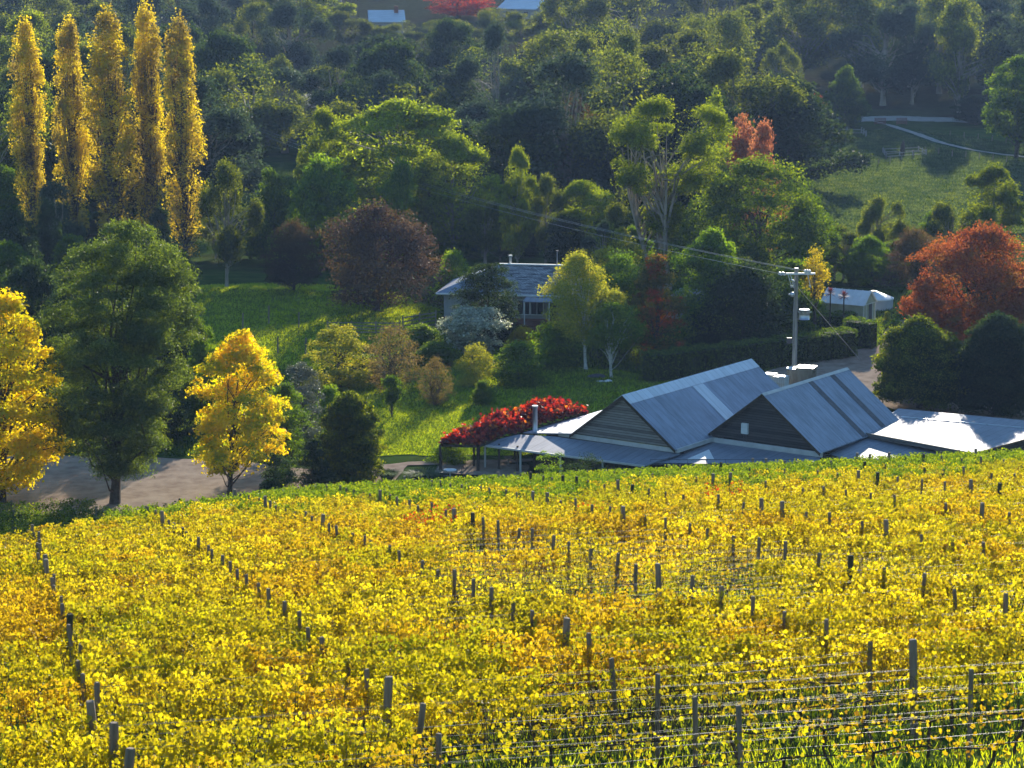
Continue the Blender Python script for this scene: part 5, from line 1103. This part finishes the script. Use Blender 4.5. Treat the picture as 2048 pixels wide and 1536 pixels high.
rail_fence('timber_fence', [hit(655, 668, 200), hit(800, 672, 200)], 'weathered rail fence under the plum brown tree')
rail_fence('timber_fence', [hit(806, 668, 200), hit(872, 656, 200)], 'rail fence panel lit from behind beside the house corner', h=1.6)
for i, (px, py) in enumerate(((486, 664), (612, 716), (556, 712), (598, 662), (538, 650))):
    p = hit(px, py, 200); o = link('fence_post', PM[i % 3]); o.location = tuple(p); o.scale = (1.3, 1.3, 1.0); tag(o, f'lone {["grey","pale","leaning","low","far"][i]} fence post on the green pasture slope', 'post', 'posts on the pasture slope')
# meadow: guard rails, gates, posts
M['redpaint'] = surfmat('faded_red_paint', [(.3, (.16, .05, .05)), (.7, (.24, .09, .08))], 4, .7)
for i, px in enumerate((1760, 1803)):
    p = hit(px, 250, 350); o = empty('farm_gate', p, [-.1, .25][i]); tag(o, ['dark red farm gate left of the concrete track', 'dark red farm gate right of the concrete track'][i], 'gate', 'gates at the top of the meadow'); mb = MB()
    for k in range(5): mb.box((-1.0, -.03, .25 + k * .24), (1.0, .03, .39 + k * .24))
    mb.build('bars', M['redpaint'], o)
    for x_ in (-1.05, 1.0): MB().box((x_, -.05, 0), (x_ + .1, .05, 1.4)).build('post', M['redpaint'], o)
p = hit(1695, 272, 350); rail_fence('tree_guard', [(p[0] - 2.4, 446), (p[0] + 3, 446), (p[0] + 3, 452), (p[0] - 2.4, 452), (p[0] - 2.4, 446)], 'post and rail guard around the egg-shaped meadow tree', h=1.2, rails=1, step=3, mat='pole', r=.13)
p = hit(1800, 312, 350); rail_fence('stock_yard', [(p[0] - 3, p[1] - 4), (p[0] + 4.5, p[1]), (p[0] + 4, p[1] + 5), (p[0] - 2.5, p[1] + 3), (p[0] - 3, p[1] - 4)], 'small square of rails around a stump in the meadow', h=1.0, rails=2, step=3, mat='pole', r=.12)
MB().tube([(p[0] + .5, p[1] + 1, p[2] - .3), (p[0] + .6, p[1] + 1, p[2] + 1.8), (p[0] + .7, p[1] + 1, p[2] + 2.6)], [.5, .35, .1], 8).build('tree_stump', M['bark']); tag(bpy.data.objects['tree_stump'], 'dark tree stump inside the small square of rails', 'stump')
k = 0
for a_, b_, n_ in (((1560, 300), (1710, 345), 6), ((1710, 345), (1850, 310), 6), ((1850, 308), (2040, 330), 7), ((1900, 275), (2040, 292), 5)):
    for i in range(n_):
        f = i / n_; p = hit(a_[0] + (b_[0] - a_[0]) * f, a_[1] + (b_[1] - a_[1]) * f, 300); o = link('fence_post', PM[2]); o.location = tuple(p); o.scale = (1.5, 1.5, .72)
        tag(o, 'small grey wire-fence post out in the far meadow', 'post', 'posts in the far meadow')

# houses at the top of the hill
def far_house(px, pyr, dd, w, dpt, label, rz, roofm, chim=False):
    q = Wd(px, pyr, dd); g0 = float(H(q[0], dd)); hh = max(3.5, q[2] - g0); o = empty('hill_house', (q[0], dd, g0), rz); tag(o, label, 'house'); e = hh - 2.6
    MB().box((-w / 2, -dpt / 2, -.5), (w / 2, dpt / 2, e)).build('wall', M['render'], o); r_ = None
    for sg in (-1, 1):
        tp = [(-w / 2 - .6, sg * (dpt / 2 + .5), e - .15), (w / 2 + .6, sg * (dpt / 2 + .5), e - .15), (w / 2 + .6, 0, hh), (-w / 2 - .6, 0, hh)]; r_ = MB().slab(tp if sg < 0 else tp[::-1], .12).build('roof', roofm, o)
    for x_ in (-w / 4, w / 4): MB().box((x_ - .6, -dpt / 2 - .05, e - 2.2), (x_ + .6, -dpt / 2 - .01, e - .9)).build('window', M['glass'], o)
    for x_ in (-w / 2, w / 2):
        MB().add([(x_, -dpt / 2, e), (x_, dpt / 2, e), (x_, 0, hh - .15)], [(0, 1, 2)]).build('gable_wall', M['render'], o)
    if chim: MB().box((w / 4, -1.4, e), (w / 4 + 1.0, -.4, hh + 1.0)).build('chimney', M['brick'], r_)
far_house(772, 20, 610, 8, 10, 'pale blue roofed house with brick chimney on the hill', .1, M['skylight'], True)
far_house(1055, -4, 660, 11, 12, 'pale roofed house right of the bright red tree on the hill', -.5, M['skylight'])
far_house(550, 5, 640, 10, 8, 'dark low shed at the top edge above the gum wood', .1, M['darkstrip'])

# ------------------------------------------------------------------ air
hz, t, o = newmat('haze'); pv_ = N(t, 'ShaderNodeVolumePrincipled'); pv_.inputs['Color'].default_value = (.38, .58, 1.0, 1); pv_.inputs['Density'].default_value = .00007; pv_.inputs['Anisotropy'].default_value = .35
t.links.new(pv_.outputs[0], o.inputs['Volume'])
hb = MB().box((-1600, -60, -3), (1600, 2700, CZ + 24)).build('haze', hz); tag(hb, 'thin bluish valley haze', 'haze', kind='stuff')
